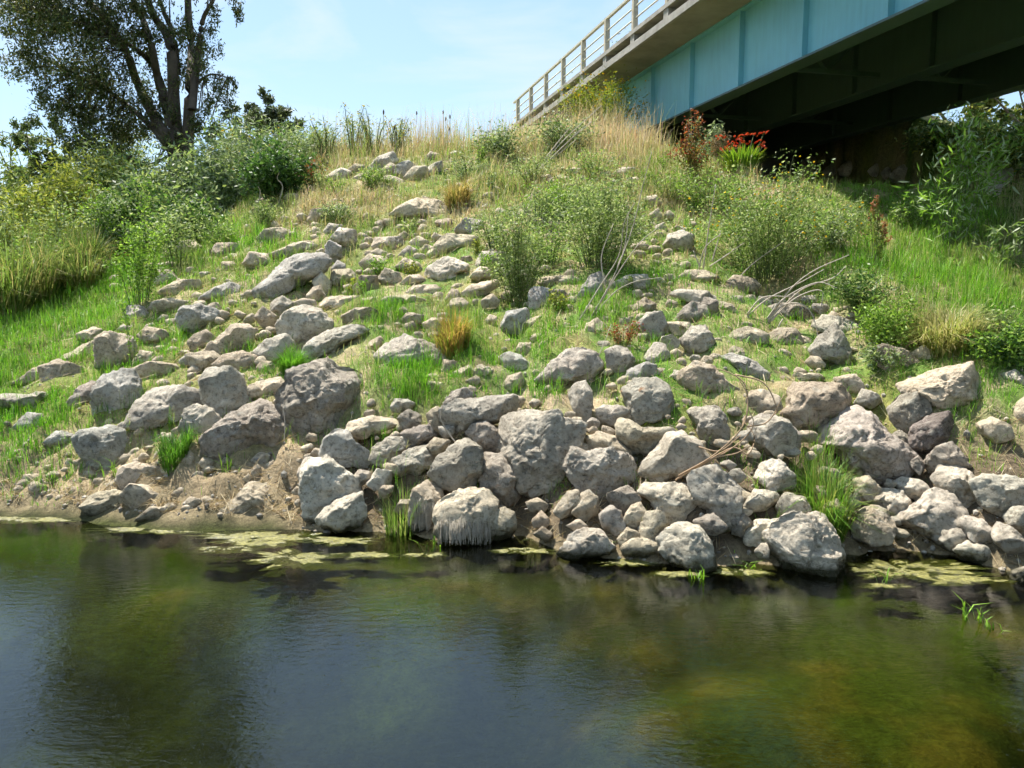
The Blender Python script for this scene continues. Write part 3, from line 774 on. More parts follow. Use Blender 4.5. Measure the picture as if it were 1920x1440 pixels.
5b|short end piece of the long low ledge|1160,750 1250,740 1260,770 1190,785
5b|flat lens shaped rock right of the long low ledge|1250,780 1300,735 1420,735 1500,760 1490,790 1370,790
5b|thin slab lying above the lens shaped rock|1380,720 1430,685 1530,680 1560,700 1500,740 1430,735
5n|tan cube under a cap of dead grass mid slope|1135,690 1165,640 1240,640 1245,700 1190,740 1140,730
5b|pale broad stone above the tan cube|1165,570 1210,530 1290,545 1320,580 1260,600 1190,600
5b|pale wedge right of the tan cube|1250,650 1290,600 1350,620 1370,660 1300,690
5b|pale flat stone right of the broad stone|1340,590 1390,550 1450,570 1470,610 1400,620
5w|bright two humped boulder left of the tall weed clump|1490,650 1510,590 1600,545 1690,580 1700,610 1650,620 1640,670 1560,680
5S4|g|1355,530 1400,490 1440,505 1420,540 1380,545
5S4|b|1410,470 1450,440 1500,465 1470,500 1420,500
5S4|b|1450,520 1490,480 1530,490 1530,520
5b|wide crumbly ledge under the grassy patch left of the weed clump|1540,480 1600,430 1740,440 1740,490 1640,510 1570,520
5g|dark mottled rock above the wide crumbly ledge|1640,400 1690,350 1760,360 1780,400 1720,440 1650,430
5S4|n|1340,440 1380,415 1410,435 1380,465
5S4|b|1215,520 1250,500 1300,520 1290,545
5b|round tan rock at the left foot of the tall weed clump|1710,640 1760,590 1810,600 1820,640 1760,660
5b|long flat rock pointing at the tall weed clump's base|1670,720 1720,680 1840,655 1850,690 1780,720 1700,740
5b|upright pale stone beside the lens shaped rock|1590,750 1620,700 1650,710 1660,770 1610,780
5S4|b|1370,860 1400,820 1470,830 1460,870
5S4|b|1770,760 1820,730 1850,760 1830,800 1780,790
5S4|w|1280,255 1330,230 1370,240 1330,270
5S4|n|1540,360 1610,350 1620,400 1560,410
6w|pale round boulder between the two big weed clumps|975,480 1000,430 1060,415 1110,435 1110,490 1060,530 1000,530
6S4|b|995,405 1040,385 1095,400 1060,418
6b|flat pale rock right of the tall weed clump's base|345,670 380,640 500,635 560,655 480,690 390,690
6s|white leaning shard behind the long dead stems|515,770 560,710 600,640 650,620 670,660 650,720 570,780
6g|dark rock right of the white leaning shard|710,680 780,640 880,630 900,680 830,710 750,710
6s|dark speckled rock right below the tall weed clump|300,740 320,700 390,700 430,760 420,820 360,830 310,790
6s|square speckled block lower left of the dark speckled rock|165,880 190,820 280,805 300,860 290,930 210,945 170,920
6b|pale flat stone at the foot of the bare grey sticks|1040,650 1090,610 1180,610 1240,640 1160,670 1070,670
6n|brown rock with trailing dead stalks right of the bare sticks|1285,680 1330,635 1410,650 1440,680 1420,720 1330,720
6g|long overhanging rock above the balanced wedge|1010,730 1060,705 1180,715 1235,750 1240,790 1210,800 1120,770
6n|brown fin of rock curving right of the overhanging rock|1240,810 1250,760 1310,780 1350,830 1290,830
6S5|s|1670,110 1700,75 1750,75 1780,110 1740,140 1690,135
6S4|b|480,100 560,95 590,120 520,130
6S4|b|390,150 470,130 510,155 440,165
6S4|w|700,120 770,95 830,100 830,140 740,140
6S4|w|280,235 330,220 350,240 310,250
6S6|b|900,330 940,300 960,340 920,370
6S6|w|920,390 970,370 985,400 940,410
6S6|b|1000,270 1040,235 1110,240 1080,270
6S6|b|880,240 930,235 960,270 910,290
6S4|w|60,290 85,275 105,290 80,305
6S4|b|530,170 560,135 590,150 570,175
7S5|s|240,330 290,290 350,300 350,345 270,350
7S5|s|355,310 400,275 470,280 490,320 430,345 370,345
7S5|s|550,320 590,290 640,310 640,350 570,350
7S5|s|635,340 660,310 705,310 710,350 660,370
7S5|s|710,350 740,320 800,285 870,300 880,350 800,380 730,380
7S5|s|1310,340 1340,250 1420,240 1490,290 1460,340 1350,380
7S5|s|1390,400 1430,340 1520,320 1560,360 1500,410 1420,420
7S5|s|1270,470 1310,430 1400,430 1390,480 1330,500
"""
def ico(sub):
    bm = bmesh.new(); bmesh.ops.create_icosphere(bm, subdivisions=sub, radius=1.0)
    v = np.array([p.co[:] for p in bm.verts]); f = np.array([[q.index for q in t.verts] for t in bm.faces], np.int32)
    bm.free(); return v, f
ICO = {3: ico(4), 4: ico(5), 2: ico(3), 5: ico(6), 1: ico(2)}

def outline_radius(poly, n=96):
    """radius of the outline seen from its centroid, by angle"""
    c = poly.mean(0); q = poly - c
    out = np.zeros(n)
    for i in range(n):
        a = 2 * math.pi * i / n; d = np.array([math.cos(a), math.sin(a)])
        best = 0
        for k in range(len(q)):
            p, r = q[k], q[(k + 1) % len(q)]
            e = r - p; den = d[0] * e[1] - d[1] * e[0]
            if abs(den) < 1e-9: continue
            t = (p[0] * e[1] - p[1] * e[0]) / den
            s = (p[0] * d[1] - p[1] * d[0]) / den
            if t > 0 and -1e-6 <= s <= 1 + 1e-6: best = max(best, t)
        out[i] = best
    k = np.array([0, 0, 1, 0, 0.0]); k /= k.sum()
    w = np.concatenate([out[-2:], out, out[:2]])
    return c, np.convolve(w, k, 'valid')

ROCKXY = []                                           # footprints, so that grass keeps off them
FILLERS = {'S1', 'S2', 'S3', 'S4', 'S5', 'S6'}
HEROES, FILL = [], []
TONE_WORD = {'g': 'grey', 'b': 'tan', 'w': 'pale', 'd': 'dark', 'p': 'dark', 'n': 'brown', 's': 'grey'}
def rock_mesh(rad, D, r, sub, size):
    """rad: outline radii (m) by angle; D: depth (m)"""
    V_, F_ = ICO[sub]
    v = V_.copy()
    th = np.arctan2(v[:, 2], v[:, 0]) % (2 * math.pi)
    rr_ = np.interp(th, np.linspace(0, 2 * math.pi, len(rad) + 1), np.append(rad, rad[0]))
    rho = np.hypot(v[:, 0], v[:, 2])
    # unit-space facets: cut corners off the ball so faces and edges appear
    u = v.copy()
    e = 0.85
    u = np.sign(u) * np.abs(u) ** e
    u = u / (np.abs(u) ** 3.2).sum(1)[:, None] ** (1 / 3.2)
    planes = [((r.uniform(-.35, .35), -0.55 + r.uniform(-.15, .2), 0.75), r.uniform(.62, .74)), ((r.uniform(-.4, .4), -0.95, -0.12 + r.uniform(-.2, .25)), r.uniform(.66, .8))]
    for _ in range(11):
        n_ = r.normal(size=3); n_[1] -= 0.5
        planes.append((n_, r.uniform(.44, .76)))
    for n_, d_ in planes:
        n_ = np.asarray(n_, float); n_ /= np.linalg.norm(n_)
        ex = np.maximum(u @ n_ - d_, 0)
        u = u - ex[:, None] * n_ * 0.99
    ur = np.hypot(u[:, 0], u[:, 2])
    # the outline is reached exactly: scale each direction by its own largest radius
    nb = 72
    bi = (th / (2 * math.pi) * nb).astype(int) % nb
    mx_ = np.zeros(nb); np.maximum.at(mx_, bi, ur)
    mx_ = np.maximum(mx_, 0.3); mx_ = np.maximum(mx_, 0.5 * (np.roll(mx_, 1) + np.roll(mx_, -1)))
    mm = np.interp(th, (np.arange(-1, nb + 1) + .5) * 2 * math.pi / nb, np.concatenate([mx_[-1:], mx_, mx_[:1]]))
    rfull = np.minimum(ur / mm, 1.0)
    dirx, dirz = v[:, 0] / np.maximum(rho, 1e-4), v[:, 2] / np.maximum(rho, 1e-4)
    w = np.stack([dirx * rfull * rr_, u[:, 1] * D * 0.5, dirz * rfull * rr_], -1)
    nrm = w / (np.linalg.norm(w, axis=1)[:, None] + 1e-6)
    off = r.uniform(0, 200, 3)
    s = 1.0 / max(size, 0.12)
    a1 = fbm(w * s * 2.1 + off, 3); a2 = 1 - 2.6 * np.abs(fbm(w * s * 4.6 + off + 40, 4, 0.6)); a3 = 1 - 2 * np.abs(fbm(w * 11.0 + off + 90, 3, 0.65))
    a4 = 1 - 2 * np.abs(fbm(w * s * 3.2 + off + 150, 3, 0.55))
    cr_k = np.clip(0.10 - np.abs(fbm(w * s * 1.7 + off + 210, 3, 0.5)), 0, 0.1) * 10
    disp = -0.030 * size * cr_k + size * (0.024 * a1 + 0.024 * a2 + 0.016 * a4) + 0.036 * np.clip(size, 0.1, 0.7) * a3
    w = w + nrm * disp[:, None]
    return w, F_

def place_rock(poly, tone, label, group=None, lichen=0.0, grow=1.12, bag=None):
    poly = np.asarray(poly, float)
    x0, y0 = poly.min(0); x1, y1 = poly.max(0)
    c, rad_px = outline_radius(poly)
    wpx, hpx = x1 - x0, y1 - y0
    r = np.random.default_rng(int(x0 * 7 + y0 * 131) & 0xFFFF)
    pb, tb = hit(c[0], min(c[1] + 0.34 * hpx, y1 - 1))
    m_px = tb / F_PX
    D = (0.62 * math.sqrt(wpx * hpx) + 0.22 * wpx) * m_px
    t = tb + 0.30 * D
    d = ray(*c)
    m_px = t / (F_PX * math.hypot(1, math.hypot((c[0] - 960) / F_PX, (c[1] - 720) / F_PX))) * 1.0
    m_px = (d @ np.array([0, CP, -SP])) * t / F_PX
    size = math.sqrt(wpx * hpx) * m_px
    sub = 5 if wpx * hpx > 11000 else 4 if wpx * hpx > 3500 else 3 if wpx * hpx > 900 else 2
    # pixel y runs down: mirror the angle table
    rad = rad_px[(-np.arange(len(rad_px))) % len(rad_px)] * m_px * grow
    w, f = rock_mesh(rad, D, r, 1 if bag is not None else sub, size)
    # local frame: x right, y along the view line, z up in the view
    yaw = math.atan2(-d[0], d[1]); pit = math.asin(d[2])
    R = (Matrix.Rotation(yaw, 3, 'Z') @ Matrix.Rotation(pit, 3, 'X'))
    w = w @ np.array(R).T
    zmin = w[:, 2].min()
    P = CAM + d * t
    if bag is not None:
        bag.append((w + P, f)); return None
    me = raw_mesh('rock', w - np.array([0, 0, zmin]), f.ravel(), np.arange(len(f)) * 3, None, True)
    nm = 'boulder' if size > 0.42 else 'rock' if size > 0.22 else 'stone'
    ob = link(nm, me, M['rock'], None, (P[0], P[1], P[2] + zmin))
    q = np.array(TONE[tone]) * (1 + r.uniform(-.10, .10)) * (1 + r.uniform(-.02, .02, 3))
    ob.color = (q[0], q[1], q[2], lichen)
    tag(ob, label, 'rock', group or 'rocks piled along the river bank')
    ROCKXY.append((P[0], P[1] + 0.12 * D, 0.40 * wpx * m_px, 0.42 * D, x0, y0, x1, y1))
    if group: FILL.append((ob, c[0], c[1], 'small ' + TONE_WORD[tone] + ' stone'))
    else: HEROES.append((c[0], c[1], label))
    return ob

for ln in ROCKS.strip().splitlines():
    a, b, c = ln.split('|')
    cr_ = int(a[0]); tn = a[1:]
    ox, oy, s = CROP[cr_]
    pl = [tuple(float(k) for k in q.split(',')) for q in c.split()]
    pl = [(ox + x / s, oy + y / s) for x, y in pl]
    if tn == 'S5': pl = [(x, y - 10) for x, y in pl]
    if tn in FILLERS:
        place_rock(pl, b, SMALL[tn][0], SMALL[tn][1], grow=1.4 if tn in ('S3', 'S5') else 1.2)
    else:
        place_rock(pl, tn[0], b, None, 1.0 if tn.endswith('~') else 0.0)

# small stones that fill the joints of the lowest wall
_pl = []
for ln in ROCKS.strip().splitlines():
    a, b, c = ln.split('|'); ox, oy, s = CROP[int(a[0])]
    q = np.array([tuple(float(k) for k in w.split(',')) for w in c.split()]); _pl.append((ox + q[:, 0].mean() / s, oy + q[:, 1].mean() / s, np.ptp(q[:, 0]) / s / 2, np.ptp(q[:, 1]) / s / 2))
_pl = np.array(_pl); _r = np.random.default_rng(77)
def scatter_rocks(n, x0, x1, y0, y1, rmin, rmax, gap, label, group, ok=lambda x, y: True, bag=None):
    global _pl
    k_ = 0
    for _ in range(9000):
        x = _r.uniform(x0, x1); y = _r.uniform(y0, y1)
        k = np.sqrt(((x - _pl[:, 0]) / (_pl[:, 2] + gap)) ** 2 + ((y - _pl[:, 1]) / (_pl[:, 3] + gap)) ** 2).min()
        if k < 0.95 or not ok(x, y) or hit(x, y + 6)[0][2] < 0.12: continue
        rp = _r.uniform(rmin, rmax); _pl = np.vstack([_pl, (x, y, rp, rp * .75)]); k_ += 1
        pl = [(x + q_ * rp * math.cos(t), y + q_ * rp * .72 * math.sin(t)) for t, q_ in zip(np.linspace(0, 6.283, 6, endpoint=False) + _r.uniform(-.35, .35, 6), _r.uniform(.7, 1.25, 6))]
        place_rock(pl, _r.choice(list('gnbb')), label, group, bag=bag)
        if k_ >= n: break
scatter_rocks(22, 560, 1900, 790, 1040, 11, 20, 5, 'small stone packed into a joint of the lowest rock wall', 'packing stones of the lowest wall', lambda x, y: y < 960 + .1 * abs(x - 1000) and not (x > 1790 and y < 900))
scatter_rocks(58, 240, 1560, 440, 790, 11, 25, 3, 'small stone half buried in turf between the middle slope rocks', 'half buried stones on the middle slope', lambda x, y: y > 560 or x < 1080)
_bag = []
scatter_rocks(430, 200, 1600, 296, 860, 5, 13, 2, '', '', lambda x, y: (y > 560 or x < 1300) and y > 330 - .02 * x + 160 * max(0, (420 - x) / 220) and not (700 < x < 840 and 680 < y < 780) and _r.random() < (.35 if y < 420 else 1.0), bag=_bag)
scatter_rocks(60, 20, 580, 850, 962, 5, 17, 3, '', '', bag=_bag)
scatter_rocks(46, 1935, 2600, 700, 1120, 20, 52, 4, '', '', bag=_bag)
scatter_rocks(14, -420, -20, 700, 950, 14, 36, 6, '', '', bag=_bag)
_bo = 0; _bv = []; _bf = []
for w, f in _bag:
    _bv.append(w); _bf.append(f + _bo); _bo += len(w)
_bf = np.concatenate(_bf)
_ob = link('rubble', raw_mesh('rubble', np.concatenate(_bv), _bf.ravel(), np.arange(len(_bf)) * 3, None, True), M['rock'])
_ob.color = (*TONE['b'], 0.0)
tag(_ob, 'small broken rubble scattered over the slope between the larger rocks', 'rubble', kind='stuff')
# loose pebbles and crumbs of soil (nobody could count them)
_v, _f = ico(1)
_pv, _pf, _pc = [], [], []; _o = 0
_N = 1300
_x = _r.uniform(-7.5, 7.5, _N); _y = np.interp(_x, WLX, WLY) + np.abs(_r.normal(0, 1.0, _N)) ** 1.3 * 1.3 + .02
_z = height(_x, _y); _sz = _r.uniform(.01, .04, _N) * (_r.random(_N) ** .6 + .25)
_tn = np.array([TONE[q] for q in 'gbnwd'])
for i in range(_N):
    if _z[i] < -.05: continue
    w = _v * _sz[i] * _r.uniform(.6, 1.35, 3) * (1 + _r.uniform(-.2, .2, (len(_v), 1)))
    _pv.append(w + np.array([_x[i], _y[i], _z[i] + .2 * _sz[i]])); _pf.append(_f + _o); _o += len(_v)
    _pc.append(np.tile(_tn[_r.integers(0, 5)] * _r.uniform(.4, .8), (len(_v), 1)))
_pf = np.concatenate(_pf)
m, nt, o = new_mat('pebble')
p = N(nt, 'ShaderNodeBsdfPrincipled'); p.inputs['Roughness'].default_value = 0.9
at = N(nt, 'ShaderNodeAttribute', attribute_name='tint'); tcn = N(nt, 'ShaderNodeTexCoord')
nt.links.new(mixc(nt, 0.8, at.outputs['Color'], ramp(nt, noise(nt, tcn.outputs['Object'], 40, 5, .7), [(0.3, 0.5), (0.7, 1.2)]).outputs[0], 'MULTIPLY'), p.inputs['Base Color'])
nt.links.new(p.outputs[0], o.inputs[0]); M['pebble'] = m
tag(link('pebbles', raw_mesh('pebbles', np.concatenate(_pv), _pf.ravel(), np.arange(len(_pf)) * 3, np.concatenate(_pc), False), M['pebble']), 'loose pebbles and crumbs of earth scattered along the foot of the bank', 'pebbles', kind='stuff')

def relative_labels(items):
    """tell look-alikes apart by the labelled rock they lie beside"""
    used = set()
    for ob, x, y, what in items:
        cand = sorted(HEROES, key=lambda h: (h[0] - x) ** 2 + 1.5 * (h[1] - y) ** 2)
        for hx, hy, lb in cand:
            if len(lb.split()) > 10: continue
            dx, dy = x - hx, y - hy
            v_ = 'above' if dy < 0 else 'below'; h_ = 'left' if dx < 0 else 'right'
            if abs(dx) > 2.2 * abs(dy): w = 'just %s of the' % h_
            elif abs(dy) > 2.2 * abs(dx): w = 'just %s the' % v_
            else: w = '%s and %s of the' % (v_, h_)
            t = '%s %s %s' % (what, w, lb.split(',')[0])
            if t not in used and len(t.split()) <= 16:
                used.add(t); ob['label'] = t; break
relative_labels(FILL)
# ------------------------------------------------------------------ blades and leaves
def unit(a): return a / (np.linalg.norm(a, axis=1)[:, None] + 1e-9)

def blades(root, h, w, head, lean, cols, droop=0.35):
    """curved three-point blades -> verts, loops, starts, colours"""
    n = len(root)
    d = np.stack([np.cos(head), np.sin(head), np.zeros(n)], -1)
    side = np.stack([-np.sin(head), np.cos(head), np.zeros(n)], -1)
    up = np.array([0, 0, 1.0])
    h_ = h[:, None]; l_ = lean[:, None]
    mid = root + up * h_ * 0.55 + d * h_ * l_ * 0.30
    tip = root + up * h_ * (1 - droop * l_) + d * h_ * l_
    s = side * (w * 0.5)[:, None]
    v = np.stack([root - s, root + s, mid + s * 0.8, mid - s * 0.8, tip], 1).reshape(-1, 3)
    b = np.arange(n)[:, None] * 5
    loops = (b + np.array([0, 1, 2, 3, 3, 2, 4])).ravel()
    starts = (np.arange(n)[:, None] * 7 + np.array([0, 4])).ravel()
    c = np.repeat(cols, 5, 0)
    return v, loops, starts, c

def leaf_quads(cen, a, b, L, Wd, cols):
    n = len(cen)
    a = unit(a); b = unit(b - (b * a).sum(1)[:, None] * a)
    La = a * (L * 0.5)[:, None]; Wb = b * (Wd * 0.5)[:, None]
    v = np.stack([cen - La, cen + Wb - La * 0.1, cen + La, cen - Wb - La * 0.1], 1).reshape(-1, 3)
    return v, np.arange(4 * n), np.arange(n) * 4, np.repeat(cols, 4, 0)

def pick(cols, n, r, jit=0.22):
    c = np.array([lin(q) for q in cols])
    i = r.integers(0, len(c), n)
    return c[i] * (1 + r.uniform(-jit, jit, n))[:, None]

def srgb_mix(a, b, w):
    return np.array(lin(a))[None] * (1 - w[:, None]) + np.array(lin(b))[None] * w[:, None]

# ------------------------------------------------------------------ grass over the bank (nobody could count it)
PATCH = [  # px x, y, rx, ry, density, blade height m, greenness
    (90, 600, 180, 95, 2.1, .20, 1.05), (50, 800, 105, 100, 2.1, .22, 1.05), (765, 725, 80, 62, 1.9, .34, 1.05), (545, 690, 36, 30, 1.6, .2, 1.1), (725, 600, 60, 45, 1.5, .26, 1.0),
    (855, 620, 55, 45, 1.5, .34, .72), (1545, 885, 58, 55, 2.2, .40, .95), (1010, 735, 60, 35, 1.2, .22, .95), (330, 845, 52, 40, 1.3, .24, 1.0), (490, 470, 95, 42, 1.2, .28, .8),
    (350, 480, 90, 40, 1.2, .28, .8), (1700, 470, 200, 110, 1.5, .25, .82), (1640, 375, 120, 50, 1.5, .15, .85), (1850, 780, 95, 130, 1.2, .16, .85), (1120, 590, 70, 45, 1.3, .26, .95),
    (1010, 630, 60, 50, 1.2, .24, .9), (575, 545, 40, 18, 1.1, .2, 1.0), (1345, 765, 45, 45, 1.0, .18, 1.0), (1440, 870, 50, 35, 1.0, .14, .95), (690, 840, 45, 26, 1.2, .24, 1.0),
    (745, 905, 55, 50, 1.2, .32, .85), (1250, 515, 70, 30, 1.3, .2, 1.0), (700, 410, 130, 40, 1.2, .24, .55), (1580, 560, 80, 40, .9, .2, .85), (1150, 720, 60, 40, .9, .2, .9),
    (800, 262, 320, 34, 1.9, .62, .0), (1130, 265, 190, 55, 1.6, .36, .2), (640, 385, 130, 30, 1.4, .26, .2), (1260, 345, 170, 50, 1.4, .34, .45), (1000, 335, 140, 45, 1.4, .28, .30),
    (1760, 615, 130, 40, 1.6, .42, .45), (680, 300, 90, 30, 1.2, .35, .35), (440, 660, 60, 40, 1.0, .18, .95), (230, 780, 60, 60, 1.1, .2, .95), (900, 690, 60, 40, 1.2, .22, .9),
    (1370, 590, 70, 30, 1.1, .16, .8), (1480, 660, 90, 60, .7, .13, .85), (1700, 740, 90, 60, .8, .14, .85), (560, 860, 60, 30, .5, .14, .8), (430, 560, 70, 40, 1.0, .2, .7), (650, 560, 60, 30, .9, .2, .7),
    (1450, 930, 60, 40, .9, .22, .85), (1800, 560, 130, 70, 1.5, .3, .8), (280, 640, 70, 40, 1.1, .2, .85), (1230, 660, 50, 50, 1.0, .18, .9), (700, 980, 60, 30, .5, .25, .7), (20, 890, 90, 50, 1.5, .22, .95), (150, 860, 60, 40, 1.0, .18, .8), (420, 880, 60, 30, .7, .15, .8)]
def grow_grass(seed, n, box, cover=1.0):
    r = np.random.default_rng(seed)
    x = r.uniform(box[0], box[1], n); y = r.uniform(box[2], box[3], n)
    # tufts: pull three quarters of the roots towards tuft centres
    k = n // 20
    cx = r.uniform(box[0], box[1], k); cy = r.uniform(box[2], box[3], k); th = 0.4 + 1.5 * r.random(k) ** 2.2; tgr = r.uniform(-.22, .22, k)
    ti = r.integers(0, k, n); pull = r.random(n) < 0.8
    rad = np.abs(r.normal(0, 0.055, n)) * (1 + (y - 9) / 10); an = r.uniform(0, 6.283, n)
    x = np.where(pull, cx[ti] + rad * np.cos(an), x); y = np.where(pull, cy[ti] + rad * np.sin(an), y)
    thh = np.where(pull, th[ti], 0.7); tg = np.where(pull, tgr[ti], 0)
    z = height(x, y)
    P = np.stack([x, y, z], -1)
    px, py, dep = project(P)
    T_ = y - np.interp(x, WLX, WLY)
    n1 = fbm(P * np.array([.9, .9, 0]) + 3, 3); n2 = fbm(P * np.array([2.6, 2.6, 0]) + 60, 3)
    den = np.full(n, 0.46) + 0.75 * n2
    hh = np.full(n, 0.13) + 0.03 * n1
    up_ = sstep(560, 380, py)
    gr = 0.80 - 0.36 * up_ + 0.55 * n1 + tg
    den = den + 0.25 * up_; hh = hh + 0.09 * up_
    wsum = np.zeros(n)
    for (a, b, rx, ry, dd, ph, pg) in PATCH:
        g = np.exp(-(((px - a) / rx) ** 2 + ((py - b) / ry) ** 2) ** 1.4)
        den = den * (1 - g) + (dd + 0.35 * n2) * g
        hh = hh * (1 - g) + ph * g
        gr = gr * (1 - g) + (pg + 0.3 * n1 + tg * 0.6) * g
    # lush flat on the left, away from the mound
    lf = sstep(-6.0, -8.5, x) * (px < 260)
    den = den * (1 - lf) + (2.0 + .3 * n2) * lf; hh = hh * (1 - lf) + 0.21 * lf; gr = gr * (1 - lf) + (0.95 + .2 * n1) * lf
    plat = sstep(5.9, 6.6, z)
    hh = hh + plat * 0.12; gr = gr - 0.22 * plat * (px < 1300) + 0.25 * plat * n2
    den = den * sstep(0.55, 1.5, T_ + 0.45 * n2 + 0.3 * (px > 640) * (px < 1600) + 0.45 * sstep(-3.0, -4.5, x) + 0.4 * sstep(-4.8, -5.8, x))
    keep = r.random(n) < np.clip(den, 0.0, 2.2) / 2.2 * cover
    keep &= (z > 0.08)
    for (rx_, ry_, ra, rb, *_q) in ROCKXY:
        keep &= ((x - rx_) / ra) ** 2 + ((y - ry_) / rb) ** 2 > 1.0
    u, v = bridge_uv(x, y)
    keep &= ~((v > V_EDGE) & (u > U_ABUT - 0.1))
    keep &= ~((v > V_EDGE + 2.4) & (u > 17.5 - 0.5 * (v - V_EDGE)) & (r.random(n) < 0.93))     # little grows in the dry shade under the deck
    P, hh, gr, dep, thh = P[keep], hh[keep], np.clip(gr[keep], 0, 1.1), dep[keep], thh[keep]
    m_ = len(P)
    h = hh * thh * r.uniform(0.55, 1.3, m_)
    tall = (r.random(m_) < 0.14) & (P[:, 2] > 5.7); h = np.where(tall, np.minimum(h * 2.6, 1.5), h)
    w = np.maximum(0.006, dep * 0.00058) * r.uniform(0.7, 1.3, m_)
    w = np.where(tall, w * .7, w)
    head = r.uniform(0, 6.283, m_); lean = np.clip(np.abs(r.normal(0.35, 0.42, m_)), 0.02, 1.3)
    dryc = np.array([lin(q) for q in ((196, 168, 144), (186, 150, 130), (178, 160, 134), (208, 190, 168))])[r.integers(0, 4, m_)]
    midc = np.array([lin(q) for q in ((140, 150, 82), (118, 140, 64), (152, 152, 104))])[r.integers(0, 3, m_)]
    grnc = np.array([lin(q) for q in ((108, 164, 38), (90, 146, 34), (128, 176, 46), (74, 124, 34))])[r.integers(0, 4, m_)]
    gj = np.clip(gr + r.normal(0, 0.2, m_), 0, 1)[:, None]
    c = np.where(gj < .5, dryc * (1 - gj * 2) + midc * gj * 2, midc * (2 - gj * 2) + grnc * (gj * 2 - 1))
    return blades(P, h, w, head, lean, c), gj[:, 0]

def grass_object(name, label, parts):
    vs, ls, ss, cs = [], [], [], []; vo = lo = 0
    for (v, l, s, c) in parts:
        vs.append(v); ls.append(l + vo); ss.append(s + lo); cs.append(c); vo += len(v); lo += len(l)
    me = raw_mesh(name, np.concatenate(vs), np.concatenate(ls), np.concatenate(ss), np.concatenate(cs), True)
    return tag(link(name, me, M['grass']), label, 'grass', kind='stuff')
GA = [grow_grass(1, 290000, (-11.5, 11.0, 7.4, 13.2))[0], grow_grass(2, 210000, (-13.0, 12.0, 13.0, 19.0))[0], grow_grass(3, 200000, (-17.0, 14.0, 18.8, 29.0), 1.0)[0]]
grass_object('bank_grass', 'green and straw coloured grass growing between the rocks', GA)
gf, _ = grow_grass(4, 46000, (-34.0, 20.0, 26.0, 46.0), 1.0)
grass_object('far_grass', 'tall dry grass on the level ground behind the crest', [gf])

# dry litter lying on the slope
r = np.random.default_rng(31); n = 24000
x = r.uniform(-9, 9, n); y = np.interp(x, WLX, WLY) + 0.1 + 13 * r.random(n) ** 2.0
n2 = fbm(np.stack([x, y, x * 0], -1) * 1.6 + 8, 3); ok = (n2 > -0.2) & (height(x, y) > .05); x, y = x[ok], y[ok]; n = len(x)
P = np.stack([x, y, height(x, y) + r.uniform(.01, .06, n)], -1)
e = 0.05; gxv = (height(x + e, y) - height(x - e, y)) / (2 * e); gyv = (height(x, y + e) - height(x, y - e)) / (2 * e)
th = r.uniform(0, 6.283, n); a = np.stack([np.cos(th), np.sin(th), gxv * np.cos(th) + gyv * np.sin(th) + r.normal(0, .22, n)], -1)
L = r.uniform(.08, .38, n); dp = y * 0.00075
tag(link('dry_litter', raw_mesh('dry_litter', *leaf_quads(P, a, r.normal(0, 1, (n, 3)), L, np.maximum(.007, dp) * r.uniform(.7, 1.3, n), pick([(188, 166, 128), (160, 136, 100), (206, 190, 156), (134, 112, 80)], n, r))), M['straw']), 'dead stalks and dry grass litter lying on the slope', 'litter', kind='stuff')

# ------------------------------------------------------------------ plants
def base_point(b):
    if len(b) == 2:
        P, t = hit(*b)
        return np.array([P[0], P[1], ground_z(P[0], P[1])]), t
    d = ray(b[0], b[1]); t = b[2]
    x, y = (CAM + d * t)[:2]
    return np.array([x, y, ground_z(x, y)]), t

